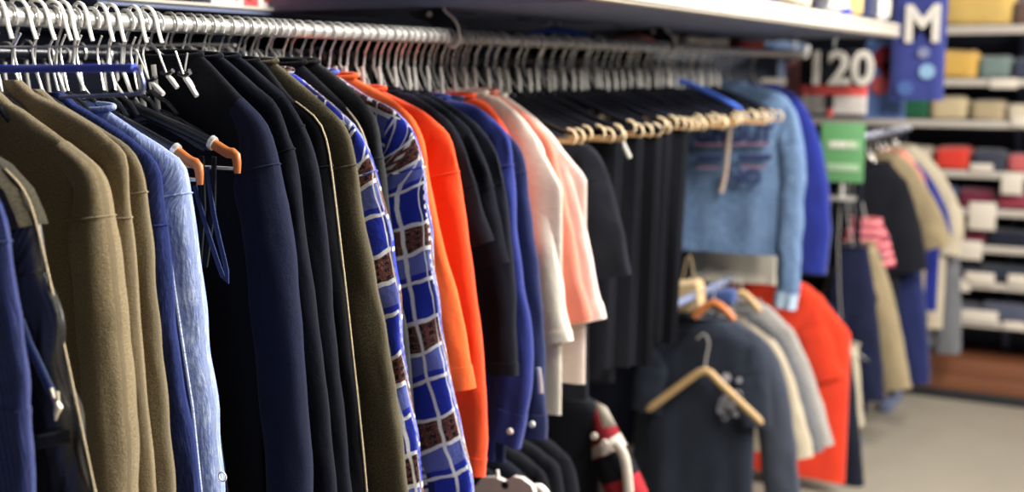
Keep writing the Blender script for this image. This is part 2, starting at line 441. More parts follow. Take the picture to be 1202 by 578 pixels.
add('khaki_sweater', 'khaki sweater with dark olive front, nearest of the khaki three', 'sweater', .985, khaki, [(-20, 118), (10, 117), (66, 158), (108, 190), (122, 211), (132, 259), (144, 390), (155, 578), (160, 700)], 3, .85, wtop=.066, wend=.066, hanger='nearest khaki sweater', collar=False, ts=.026)
add('khaki_sweater', 'khaki sweater in the middle of the khaki three', 'sweater', 1.018, khaki, [(-10, 104), (23, 102), (70, 124), (112, 149), (141, 176), (150, 211), (163, 390), (180, 578), (186, 700)], 4, .85, wtop=.1, wend=.085, hanger='middle khaki sweater', collar=False)
add('khaki_shirt', 'khaki shirt next to the light denim jacket, hindmost of the khaki three', 'shirt', 1.05, khaki_b, [(20, 104), (45, 107), (110, 146), (150, 172), (166, 204), (176, 280), (188, 390), (204, 578), (210, 700)], 3, .85, wtop=.095, wend=.085, hanger='hindmost khaki shirt', collar=False)
add('denim_shirt', 'dark blue denim shirt tucked in front of the pale denim jacket', 'shirt', 1.083, dnm_in, [(60, 115), (90, 122), (150, 160), (182, 190), (192, 230), (207, 390), (220, 480), (235, 578), (240, 700)], 3, .85, wtop=.09, wend=.085, hanger='dark blue denim shirt', collar=False)
dj = add('denim_jacket', 'pale blue denim jacket with long sleeve', 'jacket', 1.118, dnm, [(70, 118), (92, 118), (112, 120), (154, 149), (196, 178), (216, 200), (228, 280), (241, 390), (252, 480), (259, 578), (262, 700)], 4, .85, wtop=.1, wend=.1, hanger='pale denim jacket', collar=1.1, ts=.024)
MB().tube([at(1, 1.095, *q) for q in ((188, 232), (199, 300), (212, 390), (226, 480), (236, 578))], .0022, 6).build('seam', fabric('pale_stitching', (190, 200, 225)), dj)
MB().tube([(p.x+.006*math.cos(a), p.y, p.z+.006*math.sin(a)) for p in [at(1, 1.11, 261, 560)] for a in [i*math.pi/8 for i in range(17)]], .0012, 6).build('thread_loop', white_plastic, dj)

# two black strap tops on hangers with wooden tips
for Y, tip, lab in ((1.148, (233, 206), 'black strappy camisole on the nearer of two wooden-tipped hangers'), (1.208, (277, 193), 'black strappy camisole on the farther of two wooden-tipped hangers')):
    tp = at(1, Y, *tip); hw = tp.x; zt = 1.508
    t = thing('wooden_tipped_hanger', 'black hanger with brown wooden tips, '+('nearer' if Y < 1.18 else 'farther')+' of the two by the pale denim jacket', 'hanger', (0, Y, tp.z), 'black hangers with wooden tips')
    MB().tube(hook_pts(Y, 0, RAILZ, zt), .0026, 8).build('hook', chrome, t)
    for s in (1, -1):
        ap, _ = spline([(s*.0, Y, zt-.002), (s*hw*.45, Y, zt-(zt-tp.z)*.38), (s*hw*.8, Y, zt-(zt-tp.z)*.66)], 12)
        MB().tube(ap, .0065, 10, flat=(.9, 1.2)).build('arm', black_plastic, t)
        wp, _ = spline([(s*hw*.79, Y, zt-(zt-tp.z)*.65), (s*hw*.92, Y, zt-(zt-tp.z)*.80), (s*hw, Y, tp.z+.012), (s*hw*1.01, Y, tp.z-.012)], 10)
        MB().tube(wp, [.0062]*7+[.0055, .005, .004], 10, flat=(.9, 1.2)).build('tip', brown_wood, t)
        MB().tube([(s*hw*.78, Y-.001, zt-(zt-tp.z)*.63), (s*hw*.81, Y-.001, zt-(zt-tp.z)*.67)], .0085, 10, flat=(.9, 1.2)).build('band', chrome, t)
    MB().tube([(-hw*.98, Y, tp.z-.006), (hw*.98, Y, tp.z-.006)], .0025, 8).build('bar', chrome, t)
    q = thing('camisole', lab, 'top', (0, Y, .8), 'black strappy camisoles')
    rings = []
    for k in range(30):
        tt = k/29; z = tp.z-.16-tt*.42; w = hw*(.62+.28*tt); r_ = []
        for m in range(40):
            c_, s_ = se(2*math.pi*m/40, 2.5)
            r_.append((w*c_, Y+.011*s_+.006*noise.noise(Vector((w*c_*22, Y*50, z*2)))*min(1, (1.02-abs(c_))*4), z+(.045*(abs(c_)**2) if k == 0 else .045*(abs(c_)**2)*max(0, 1-tt*5))))
        rings.append(r_)
    MB().loft(rings).build('body', blk, q)
    strap = fabric('navy_strap', (40, 56, 104), (22, 30, 60), .3)
    for s in (1, -1):
        for dx in (0, .022):
            MB().tube([(s*(hw*.86-dx), Y-.012, tp.z+.01), (s*(hw*.84-dx*.8), Y-.013, tp.z-.06), (s*(hw*.74-dx*.5), Y-.012, tp.z-.14)], .0028, 6, flat=(1, 1.5)).build('strap', blk, q)
    lp, _ = spline([(hw*.80, Y-.014, tp.z-.004), (hw*.86, Y-.016, tp.z-.07), (hw*.97, Y-.018, tp.z-.145), (hw*.93, Y-.018, tp.z-.15), (hw*.76, Y-.017, tp.z-.07), (hw*.68, Y-.014, tp.z-.03)], 22)
    MB().tube(lp, .0028, 6, flat=(.6, 1.5)).build('hanging_loop', strap, q)

add('black_sweatshirt', 'black sweatshirt with navy sleeve, nearest of the dark sweatshirts', 'sweatshirt', 1.29, blk, [(200, 62), (240, 68), (275, 105), (310, 142), (322, 172), (331, 220), (339, 260), (352, 390), (365, 578), (368, 700)], 3, .8, sleeve_mat=navyk, hanger='nearest dark sweatshirt', folds=.8, ts=.022, wtop=.085, wend=.075)
add('navy_sweatshirt', 'dark navy sweatshirt, second of the dark sweatshirts', 'sweatshirt', 1.33, navyd, [(230, 66), (265, 70), (324, 122), (339, 160), (348, 185), (358, 260), (374, 390), (394, 578), (398, 700)], 2, .8, hanger='second dark sweatshirt', folds=.8)
add('navy_sweatshirt', 'dark navy sweatshirt, third of the dark sweatshirts', 'sweatshirt', 1.368, navyd, [(250, 68), (286, 70), (334, 112), (358, 150), (371, 192), (381, 260), (393, 390), (412, 578), (416, 700)], 2, .8, hanger='third dark sweatshirt', folds=.8)
add('black_cardigan', 'black cardigan with a cream edge beside the olive coat', 'cardigan', 1.41, blk, [(280, 72), (310, 75), (341, 114), (372, 140), (385, 171), (397, 260), (412, 390), (431, 578), (436, 700)], 3, .8, pip=cpip, hanger='cream edged cardigan', folds=.8)
add('olive_coat', 'olive brown wool coat beside the blue plaid shirts', 'coat', 1.453, olive, [(295, 74), (325, 75), (369, 112), (398, 140), (414, 171), (428, 260), (453, 390), (470, 500), (479, 578), (486, 700)], 3, .8, hanger='olive wool coat', wend=.1)
add('plaid_shirt', 'blue, white and brown plaid flannel shirt beside the olive coat', 'shirt', 1.49, pl1, [(320, 78), (350, 90), (390, 122), (416, 146), (434, 178), (455, 260), (473, 390), (488, 500), (496, 578), (500, 700)], 3, .8, hanger='plaid shirt beside the olive coat', folds=1.3)
add('charcoal_jacket', 'black jacket with pale piped shoulder between the plaid shirts', 'jacket', 1.522, blk, [(330, 77), (355, 76), (403, 122), (421, 146), (431, 172), (444, 230), (458, 330), (470, 420), (482, 560)], 3, .8, pip=cpip, hanger='pale piped jacket', wtop=.09, wend=.06)
add('charcoal_sweater', 'charcoal grey sweater just before the second plaid shirt', 'sweater', 1.556, char, [(350, 76), (375, 75), (414, 105), (440, 138), (449, 180), (455, 230), (466, 330), (480, 420), (490, 560)], 3, .8, hanger='charcoal grey sweater', wtop=.09, wend=.06)
add('plaid_shirt', 'blue and white plaid flannel shirt touching the orange shirts', 'shirt', 1.606, pl2, [(400, 92), (430, 112), (462, 128), (480, 146), (492, 172), (505, 243), (514, 340), (527, 430), (543, 510), (556, 578), (566, 700)], 3, .8, hanger='plaid shirt touching the orange shirts', folds=1.3, wend=.1)
add('orange_shirt', 'orange shirt with a shorter sleeve, nearer of the two bright orange tops', 'shirt', 1.66, orange, [(380, 80), (400, 83), (458, 115), (484, 138), (497, 165), (505, 210), (521, 290), (536, 345), (548, 405), (557, 456)], 3, 1.0, cuff=.035, wend=.08, hanger='nearer orange shirt')
add('orange_sweatshirt', 'orange long sleeved sweatshirt, farther of the two bright orange tops', 'sweatshirt', 1.742, orange_b, [(420, 96), (441, 103), (497, 131), (525, 156), (536, 188), (545, 245), (556, 330), (567, 410), (572, 500), (568, 560)], 3, .92, cuff=.03, hanger='farther orange sweatshirt')
add('navy_tee', 'navy ribbed tee beside the orange sweatshirt', 'tee', 1.79, navy_ht, [(460, 108), (484, 111), (525, 140), (540, 160), (550, 185), (565, 235), (581, 282)], 3, .85, wtop=.16, wend=.15, hanger='navy tee beside the orange sweatshirt', folds=1.2)
add('navy_tee', 'navy ribbed tee, middle of the three navy tees', 'tee', 1.845, navy_ht, [(480, 112), (505, 115), (545, 145), (561, 168), (576, 202), (588, 260), (598, 308)], 3, .82, wtop=.16, wend=.15, hanger='middle navy tee', folds=1.2)
add('navy_tee', 'dark navy tee with elbow sleeve beside the royal blue shirt', 'tee', 1.89, navyd, [(495, 112), (517, 115), (556, 142), (573, 162), (588, 194), (597, 256), (604, 340), (608, 441)], 3, .80, cuff=.02, wtop=.12, wend=.1, hanger='elbow sleeved navy tee')
add('royal_shirt', 'royal blue buttoned shirt beside the white tops', 'shirt', 1.955, royal, [(520, 115), (559, 125), (592, 152), (601, 175), (607, 256), (614, 330), (625, 400), (622, 470), (611, 527)], 2, .8, cuff=.06, wtop=.1, wend=.075, button=True, hanger='royal blue buttoned shirt')
add('blue_shirt', 'deep blue shirt between the royal blue shirt and the white top', 'shirt', 2.005, royal_d, [(540, 118), (575, 136), (604, 166), (615, 187), (622, 240), (634, 330), (640, 420), (641, 516)], 2, .78, wtop=.1, wend=.08, cuff=.04, button=True, hanger='deep blue shirt')
add('orange_tee', 'orange tee with only its neck showing before the white top', 'tee', 2.05, orange_b, [(548, 112), (572, 122), (590, 145), (604, 172), (612, 230), (618, 300)], 3, 1.0, hanger='orange tee before the white top', wtop=.1, wend=.09)
w1 = add('pullover', 'off-white top with a raised sleeve seam, nearest of the pale tops', 'top', 2.1, white, [(560, 108), (586, 116), (612, 137), (632, 164), (640, 184), (647, 243), (660, 330), (671, 400)], 3, .88, cuff=.022, wtop=.12, wend=.09, hanger='nearest off-white top', edge=(661, 489))
add('pullover', 'salmon pink top squeezed between the pale tops', 'top', 2.14, pink, [(590, 116), (622, 138), (646, 166), (659, 205), (673, 270), (684, 330), (694, 376)], 2, .98, cuff=.02, wtop=.13, wend=.11, hanger='salmon pink top')
add('pullover', 'pale blush top with elbow sleeve beside the empty hangers', 'top', 2.178, blush, [(575, 110), (598, 116), (625, 136), (648, 158), (663, 180), (679, 223), (699, 325), (711, 374)], 3, .93, cuff=.025, wtop=.14, wend=.12, hanger='pale blush top', edge=(689, 452), collar_mat=white)
add('charcoal_tunic', 'charcoal tunic with wide draped sleeve under the row of bare hangers', 'tunic', 2.34, slate if False else fabric('charcoal_jersey', (40, 43, 53), (22, 24, 32), .3, 500, sheen=.04), [(620, 140), (660, 158), (694, 172), (711, 196), (728, 255), (742, 322)], 2, .83, wtop=.2, wend=.2, hanger='charcoal tunic', body_k=.97, flare=1.05)

MB().tube([at(1, 1.985, *q) for q in ((632, 432), (634, 446), (635, 462))], .004, 8, flat=(.4, 1.3)).build('tag', white_plastic, w1)
# ------------------------------------------------------------------ trousers over hanger bars
TR = (2.5, 2.6, 2.7, 2.8, 2.9)
trm = fabric('black_trouser_twill', (17, 20, 30), (9, 11, 18), .3, 500, sheen=.03)
for i, Y in enumerate(TR):
    xr = .19+.008*(i % 3); zt = 1.415; zb = .86-.02*(i % 3)
    q = thing('folded_trousers', 'black trousers folded over a hanger bar, '+('nearest of the five pairs', 'second of the five pairs from the pale tops', 'middle of the five pairs', 'fourth of the five pairs from the pale tops', 'farthest of the five pairs')[i], 'trousers', (0, Y, zb), 'black trousers over hanger bars')
    for leg, dy in (('leg', -.012), ('leg', .012)):
        rings = []; uv = []
        for k in range(26):
            tt = k/25; z = zt+.006-(zt-zb)*tt; r_ = []
            w = xr*(1-.1*tt)
            for m in range(40):
                c_, s_ = se(2*math.pi*m/40, 2.6); x = w*c_-.01
                r_.append((x, Y+dy+.009*s_+.01*tt*math.sin(x*38+i)+.006*noise.noise(Vector((x*20, i*3+dy*100, z*3))), z)); uv.append((x, z))
            rings.append(r_)
        MB().loft(rings, uvs=uv).build(leg, trm, q)
    MB().tube([(-xr, Y-.02, zt), (-xr*.5, Y-.021, zt+.012), (xr*.5, Y-.021, zt+.012), (xr, Y-.02, zt)], .006, 6).build('waistband', trm, q)
    if i in (1, 4):
        px = ((728, 162), (739, 186)) if i == 1 else ((773, 163), (783, 186))
        a, b_ = at(1, Y-.04, *px[0]), at(1, Y-.04, *px[1])
        MB().tube([a, a.lerp(b_, .5), b_], .005, 8, flat=(.4, 1.3)).build('tag', white_plastic, q)

# ------------------------------------------------------------------ bare hangers
def trouser_hanger(Y):
    t = thing('trouser_hanger', 'dark hanger with curved cream tips and a gilt bar in the bare row', 'hanger', (0, Y, 1.4), 'bare hangers with cream tips')
    MB().tube(hook_pts(Y, 0, RAILZ, 1.51), .0022, 6, flat=(1.3, 1)).build('hook', chrome, t); add_stem(t, Y, 0, 1.5, 1.562)
    a = MB(); hw = .2
    for s in (1, -1):
        pts, _ = spline([(0, Y, 1.5), (s*.05, Y, 1.487), (s*.13, Y, 1.453), (s*.185, Y, 1.432)], 12)
        a.tube(pts, .0048, 8, flat=(1.1, 1.2))
    a.box((0, Y, 1.5), (.03, .008, .02), .003)
    a.build('arms', black_plastic, t)
    for s in (1, -1):
        pts, _ = spline([(s*.18, Y, 1.436), (s*.197, Y, 1.432), (s*.204, Y, 1.418), (s*.196, Y, 1.405)], 10)
        MB().tube(pts, [.0034]*9+[.0024], 8, flat=(.9, 1)).build('tip', cream_tip, t)
    MB().tube([(-.2, Y, 1.408), (.2, Y, 1.408)], .0028, 8).build('bar', gold, t)
    return t
proto = trouser_hanger(2.215)
Y = 2.262
while Y < 3.68:
    if True:
        c = copy_thing(proto, (0, Y+random.uniform(-.006, .006), 1.4+random.uniform(-.004, .004)))
        c.rotation_euler = (0, random.uniform(-.04, .04), random.uniform(-.12, .12))
    Y += .044
# one bright blue hanger in the row
t = make_hanger(3.33, (.19, 1.53, 1.45), 'bright blue plastic hanger in the row of bare hangers', mat=plain('blue_plastic', (72, 108, 208), .35), hook_mat=chrome, name='plastic_hanger')

# black-hooked hangers squeezed between the front clothes
hp = make_hanger(1.236, (.11, 1.495, 1.45), 'pale-stemmed hanger squeezed between the clothes on the front rail', hook_mat=chrome, hr=.0019, group='hangers squeezed between the front clothes'); add_stem(hp, 1.236, 0, 1.495, 1.562)
front_ys = [.985, 1.018, 1.05, 1.083, 1.118, 1.148, 1.208, 1.29, 1.33, 1.368, 1.41, 1.453, 1.49, 1.522, 1.556, 1.606, 1.66, 1.742, 1.79, 1.845, 1.89, 1.955, 2.005, 2.05, 2.1, 2.14, 2.178]
for a, b in zip(front_ys[6:], front_ys[7:]):
    n = 2 if b-a > .06 else 1
    for k in range(n):
        y = a+(b-a)*(k+1)/(n+1)
        c = copy_thing(hp, (0, y, hp.location.z)); c.rotation_euler = (0, 0, random.uniform(-.15, .15))
# white plastic hooks at the near end
wp_ = thing('white_hanger', 'white plastic hook over the near end of the rail', 'hanger', (0, .9, 1.47), 'white plastic hooks at the near end of the rail')
pts = [(-.012, .9, 1.615), (-.016, .9, 1.628), (-.008, .9, 1.642), (.006, .9, 1.64), (.014, .9, 1.628), (.018, .9, 1.61), (.024, .9, 1.592)]
MB().tube(spline(pts, 18)[0], .0025, 8, flat=(1.2, 1)).build('hook', white_plastic, wp_)
MB().tube(spline([(.0, .9, 1.6), (-.012, .9, 1.58), (-.006, .9, 1.55), (0, .9, 1.525)], 10)[0], .0016, 6).build('stem', chrome, wp_)
MB().tube([(-.045, .9, 1.492), (-.03, .9, 1.508), (0, .9, 1.524), (.03, .9, 1.508), (.045, .9, 1.492)], .004, 8).build('arms', black_plastic, wp_)
for y in (.925, .968, 1.002, 1.034, 1.062, 1.068+.02, 1.104, 1.13, 1.165, 1.185, 1.225, 1.25):
    c = copy_thing(wp_, (0, y, 1.47)); c.rotation_euler = (0, 0, random.uniform(-.2, .2))

# the blue display bar hanger in front
Yb = .965
t = thing('bar_hanger', 'wide hanger with a long blue bar and a wire trouser rail over the khaki sweaters', 'hanger', (0, Yb, 1.53))
a, b_ = at(1, Yb, -30, 81), at(1, Yb, 158, 80)
MB().tube([(a.x, Yb, a.z), (b_.x, Yb, b_.z)], .0052, 10).build('bar', plain('blue_enamel', (62, 78, 190), .35), t)
q = [at(1, Yb, *p) for p in ((158, 80), (163, 82), (168, 96), (168, 106), (160, 110), (110, 113), (70, 114))]
MB().tube(spline(q, 30)[0], .0022, 8).build('trouser_rail', plain('grey_blue_steel', (120, 128, 170), .3, .8), t)
q = [at(1, Yb, *p) for p in ((-20, 55), (60, 55), (140, 54), (240, 52), (276, 53))]
MB().tube(q, .0014, 6).build('top_wire', chrome, t)
MB().tube(hook_pts(Yb, 0, RAILZ, at(1, Yb, 60, 55).z), .0022, 6).build('hook', chrome, t)
# white-tipped clips dangling from the rail beside the black sweatshirt
for i, (p0, p1, p2) in enumerate((((160, 58), (176, 96), (192, 111)), ((185, 58), (196, 88), (208, 103)), ((206, 60), (216, 90), (231, 113)), ((220, 62), (216, 88), (227, 104)))):
    Yc = 1.235+.012*i; t = thing('clip', 'white tipped clip dangling on a wire, '+('nearest', 'second', 'third', 'farthest')[i]+' of four beside the black sweatshirt', 'clip', at(1, Yc, *p2), 'clips dangling beside the black sweatshirt')
    MB().tube([at(1, Yc, *p0), at(1, Yc, *p1)], .0015, 6).build('wire', chrome, t)
    MB().tube([at(1, Yc, *p1), at(1, Yc, (p1[0]+p2[0])/2, (p1[1]+p2[1])/2-1), at(1, Yc, *p2)], [.003, .004, .0035], 8).build('jaw', white_plastic, t)
    MB().tube([at(1, Yc, p1[0]-6, p1[1]-3), at(1, Yc, *p1), at(1, Yc, p1[0]+7, p1[1]-5)], .0035, 8).build('spring', black_plastic, t)

# ------------------------------------------------------------------ rear rail row
RZ2 = 1.583; RX = -.36
rp = thing('clothes_hanger', 'dark hanger with a pale flat stem crowded on the rear rail', 'hanger', (RX, .62, 1.42), 'hangers crowded on the rear rail')
pts = [(RX+.016*math.cos(math.radians(-40+k*27)), .62, RZ2+.016*math.sin(math.radians(-40+k*27))) for k in range(9)]
MB().tube(pts+[(RX-.004, .62, 1.565)], .002, 6).build('hook', dark_metal, rp)
MB().tube([(RX-.004, .62, 1.568), (RX-.006, .62, 1.55), (RX, .62, 1.5)], .004, 8, flat=(.6, 1)).build('stem', plain('pale_grey_plastic', (206, 202, 196), .35), rp)
MB().tube([(RX-.19, .62, 1.425), (RX-.1, .62, 1.465), (RX, .62, 1.5), (RX+.1, .62, 1.465), (RX+.19, .62, 1.425)], .005, 8, flat=(.7, 1.4)).build('arms', black_plastic, rp)
Y = .655
while Y < 4.5:
    c = copy_thing(rp, (RX+random.uniform(-.006, .006), Y, 1.42+random.uniform(-.005, .004))); c.rotation_euler = (0, random.uniform(-.04, .04), random.uniform(-.25, .25))
    Y += random.uniform(.03, .042)
# dark coats on the rear rail
for i in range(12):
    Y = .75+i*.32
    garment('dark_coat', 'black coat on the rear rail in the shadow behind the front clothes', 'coat', Y, blk, [(RX+.05, 1.49), (RX+.14, 1.46), (RX+.19, 1.43), (RX+.21, 1.3), (RX+.2, 1.0)], 2, .6, xc=RX, raw=True, hanger=False, group='dark coats on the rear rail', collar=False, ty=.03)

# ------------------------------------------------------------------ rack: rails, posts, brackets, shelf deck
navy_steel = plain('navy_grey_steel', (104, 112, 138), .55, .1, .3, .08, 30)
dark_panel = plain('dark_navy_panel', (12, 14, 22), .95, .0, .04, .1, 12)
cream_steel = plain('cream_enamel', (178, 170, 158), .45, 0, .4, .06, 30)
rk = thing('garment_rack', 'bright steel two tier garment rack under the overhanging shelf', 'rack', (-.2, 2.6, 0))
bright = plain('bright_steel_tube', (200, 198, 194), .28, .65)
MB().tube([(0, .5, RAILZ), (0, 4.62, RAILZ)], .0125, 14).build('front_rail', bright, rk)
MB().tube([(RX, .5, RZ2), (RX, 4.6, RZ2)], .0115, 12).build('rear_rail', black_plastic, rk)
MB().tube([(0, 2.0, .86), (0, 4.6, .86)], .0125, 12).build('lower_rail', navy_steel, rk)
MB().tube([(0, 4.61, RAILZ), (0, 4.66, RAILZ), (.0, 4.675, RAILZ+.012), (.0, 4.68, RAILZ+.035)], .015, 12).build('end_cap', white_plastic, rk)
for y in (.52, 2.066, 3.245, 4.58):
    MB().box((-.6, y, .83), (.04, .04, 1.66), .004).build('upright', navy_steel, rk)
    for zz in (.86,):
        if y > 2: MB().box((-.3, y, zz), (.6, .02, .035), .004).build('lower_arm', navy_steel, rk)
for y in (2.066, 3.245):
    b = MB(); prof, _ = spline([(-.06, 0, 1.678), (-.05, 0, 1.668), (-.022, 0, 1.652), (-.006, 0, 1.635), (0, 0, 1.615)], 14)
    rg = []
    for i, p_ in enumerate(prof):
        w = .042-.024*i/13; rg.append([(p_.x-w, y-.007, p_.z-.004), (p_.x+w, y-.007, p_.z+.004), (p_.x+w, y+.007, p_.z+.004), (p_.x-w, y+.007, p_.z-.004)])
    b.loft(rg); br = b.build('bracket', black_plastic, rk)
    MB().tube([(p_.x+.042-.024*i/13, y-.006, p_.z+.004) for i, p_ in enumerate(prof)], .0028, 6).build('bracket_edge', white_plastic, br)
    MB().tube([(-.05, y-.009, 1.668), (-.05, y-.006, 1.668)], .006, 12).build('bracket_screw', white_plastic, br)
    MB().tube([(.016*math.cos(a), y, RAILZ+.016*math.sin(a)) for a in [i*math.pi/9 for i in range(18)]], .005, 8, closed=True).build('clamp', white_plastic, br)
single(MB().box((-.64, 2.45, 1.0), (.03, 4.3, 2.0), .003), 'wall_partition', dark_panel, None, None, None, 'structure')
dk_ = thing('shelf_deck', 'overhanging steel shelf with cream front edge above the rack', 'shelf', (0, 3.2, 1.68))
for (y0, y1) in ((2.02, 2.86), (2.866, 3.7), (3.706, 4.52)):
    MB().box((-.12, (y0+y1)/2, 1.705), (.96, y1-y0, .05), .003).build('deck_panel', navy_steel, dk_)
MB().box((.37, 3.02, 1.702), (.022, 3.0, .05), .006).build('front_edge', cream_steel, dk_)
MB().box((.383, 3.02, 1.716), (.006, 3.0, .008), .002).build('price_channel', cream_steel, dk_)
MB().box((.383, 3.02, 1.688), (.006, 3.0, .008), .002).build('price_channel', cream_steel, dk_)
for y in (2.3, 2.55, 3.1, 3.4, 3.9):
    MB().box((-.1, y, 1.679), (.012, .05, .003), .001).build('slot', black_plastic, dk_)

# rear shelf behind the near end with boxed goods
rs = thing('rear_shelf', 'narrow shelf with a white edge behind the near end of the rack', 'shelf', (-.5, 1.8, 1.70))
a, b_ = at(0, -.42, 150, 1), at(0, -.42, 420, 16)
zz = (a.z+b_.z)/2
MB().box((-.48, 2.2, zz-.006), (.1, 1.3, .012), .002).build('board', navy_steel, rs)
MB().box((-.425, 2.2, zz), (.008, 1.3, .005), .001).build('front_edge', cream_steel, rs)
bx_cols = [(200, 192, 196), (206, 180, 176), (172, 60, 62), (205, 196, 190), (166, 54, 58), (180, 70, 70), (40, 44, 66), (150, 44, 48), (36, 40, 56), (150, 130, 126)]
for i, px in enumerate((262, 280, 296, 316, 334, 352, 366, 380, 400, 424)):
    p_ = at(0, -.43, px, 10); bm_ = MB().box((-.465, p_.y, zz+.036), (.06, .055, .072), .006)
    o = thing('carton', ('white carton', 'pink and white carton', 'red carton', 'cream carton', 'dark red carton', 'rose carton', 'navy carton', 'small red carton', 'black carton', 'tan carton')[i]+' on the narrow shelf above the rail, '+('first', 'second', 'third', 'fourth', 'fifth', 'sixth', 'seventh', 'eighth', 'ninth', 'last')[i]+' in the line', 'carton', (-.465, p_.y, zz), 'cartons on the narrow rear shelf')
    bm_.build('box', plain('carton_%d' % i, bx_cols[i], .6), o)
    ringp = [(-.433, p_.y+.016*math.cos(a_), zz+.038+.02*math.sin(a_)) for a_ in [k*math.pi/8 for k in range(16)]]
    MB().tube(ringp, .0045, 6, closed=True).build('printed_ring', plain('print_%d' % (i % 2), ((176, 52, 56), (236, 230, 224))[(i in (2, 4, 5, 7))], .6), o)

# ------------------------------------------------------------------ folded things on the overhanging shelf
def slab(cx, cy, cz, w, d, h, seed=0, p=4, tilt=0):
    mb = MB(); rings = []; n = 28; K = 9
    for k in range(K):
        t = -1+2*k/(K-1); sc = (1-abs(t)**p)**(1/p) if abs(t) < 1 else 0.02
        sc = .72+.28*sc if abs(t) < 1 else .70
        r = []
        for m in range(n):
            c_, s_ = se(2*math.pi*m/n, 5); x, y = w/2*c_*sc, d/2*s_*sc
            nz = .012*noise.noise(Vector((x*9+seed, y*9, t)))
            r.append((cx+x, cy+y, cz+h/2+h/2*t+nz*(k > 0)+tilt*x))
        rings.append(r)
    return mb.loft(rings)
def folded(name, label, cat, mb, c, group):
    return single(mb, name, fabric('cloth_%d_%d_%d' % c, c, None, .2, 300), label, cat, group)
top = 1.749
items = [((890, -3), .13, .085, (34, 42, 120), 'dark blue folded garment on the overhanging shelf, leftmost in view'), ((928, 6), .09, .06, (214, 196, 160), 'cream rolled cloth on the overhanging shelf between blue and black cloths'),
         ((951, 2), .09, .1, (44, 44, 56), 'black folded garment on the overhanging shelf next to the cream roll'), ((975, 4), .1, .1, (216, 208, 200), 'white folded garment on the overhanging shelf beside the yellow one'),
         ((994, 4), .07, .1, (214, 180, 104), 'yellow folded garment on the overhanging shelf'), ((1012, 8), .1, .09, (36, 44, 78), 'navy folded garment on the overhanging shelf after the yellow one'), ((1036, 10), .12, .1, (214, 206, 194), 'white folded garment at the far end of the overhanging shelf')]
for i, (px, w, h, c, lab) in enumerate(items):
    p_ = at(0, .31, px[0], 12); y = min(p_.y, 4.42)
    folded('folded_garment', lab, 'folded clothes', slab(.27, y, top-.018, .17, w*1.8, h*1.15, i*7), c, 'folded clothes on the overhanging shelf')
p_ = at(0, .31, 977, 18); folded('folded_garment', 'small bright blue cloth in front of the white folded garment on the shelf', 'folded clothes', slab(.352, p_.y, 1.729, .026, .07, .022, 3), (40, 60, 170), 'folded clothes on the overhanging shelf')
# pale things glimpsed between deck and rail
for i, (x0, x1, y0, y1, c, nm, lab) in enumerate(((790, 842, 38, 52, (214, 206, 196), 'folded_garment', 'white folded garment behind the rail under the shelf'), (856, 884, 41, 53, (186, 60, 60), 'folded_garment', 'red folded garment behind the rail under the shelf'), (896, 938, 42, 56, (62, 84, 116), 'folded_garment', 'slate blue folded garment behind the rail under the shelf'), (760, 778, 38, 48, (206, 196, 186), 'folded_garment', 'small white folded cloth behind the rail near the second bracket'), (738, 754, 39, 47, (196, 120, 116), 'folded_garment', 'small pink folded cloth behind the rail'))):
    X = -.16; a, b_ = at(0, X, x0, y1+6), at(0, X, x1, y0)
    folded(nm, lab, 'folded clothes', slab(X, (a.y+b_.y)/2, 1.64, .12, abs(b_.y-a.y), .034 if i < 3 else .03, i), c, 'folded clothes on the ledge behind the rail')
lg = MB().box((-.2, 3.95, 1.632), (.2, 1.3, .012), .002)
single(lg, 'ledge', navy_steel, 'narrow dark ledge behind the rail under the overhanging shelf', 'ledge')
# blue hanger and white tags behind the rail
t = make_hanger(2.75, (.1, 1.665, 1.645), 'small blue hanger lying behind the rail under the shelf', -.12, 1.668, mat=plain('blue_plastic', (72, 108, 208), .35), hook_mat=white_plastic, name='plastic_hanger', hr=.0015)

# ------------------------------------------------------------------ denim-blue shirt and royal top at the far end of the rail
dsY = 3.78
ds = add('chambray_shirt', 'washed blue shirt with navy lettering facing out at the far end', 'shirt', dsY, dnm_soft, [(880, 100), (905, 105), (925, 116), (937, 138), (946, 190), (943, 256), (940, 320), (934, 364)], 3, .96, wtop=.1, wend=.075, cuff=.05, folds=1.2, hanger='washed blue shirt', body_k=.86, flare=.98, xc=-.01, ty=.02, cuff_mat=fabric('pale_blue_cuff', (168, 190, 210)))
def text_on(body, txt, size, loc, mat, parent, name='lettering', sx=1.):
    cu = bpy.data.curves.new(name, 'FONT'); cu.body = body if txt is None else txt; cu.size = size; cu.extrude = .0015; cu.offset = size*.028; cu.align_x = 'CENTER'; cu.align_y = 'CENTER'
    cu.materials.append(mat); o = bpy.data.objects.new(name, cu); COL.objects.link(o)
    o.rotation_euler = (math.pi/2, 0, 0); o.scale = (sx, 1, 1)
    bpy.context.view_layer.update(); me = bpy.data.meshes.new_from_object(o.evaluated_get(bpy.context.evaluated_depsgraph_get()))
    bpy.data.objects.remove(o); o = bpy.data.objects.new(name, me); COL.objects.link(o); o.rotation_euler = (math.pi/2, 0, 0); o.scale = (sx, 1, 1)
    o.parent = parent; o.location = Vector(loc)-parent_world(parent); return o
ink = plain('navy_ink', (18, 26, 72), .8); redink = plain('red_ink', (122, 92, 112), .8)
yy = dsY-.04
def tx(s, px, size, mat, parent, Y, sx=1.): 
    p_ = at(1, Y, *px); return text_on(s, None, size, p_, mat, parent, sx=sx)
tx('CN', (836, 159), .085, ink, ds, yy, .95); tx('OUT', (880, 159), .085, ink, ds, yy, .85); tx('NO', (872, 209), .07, ink, ds, yy, 1.1)
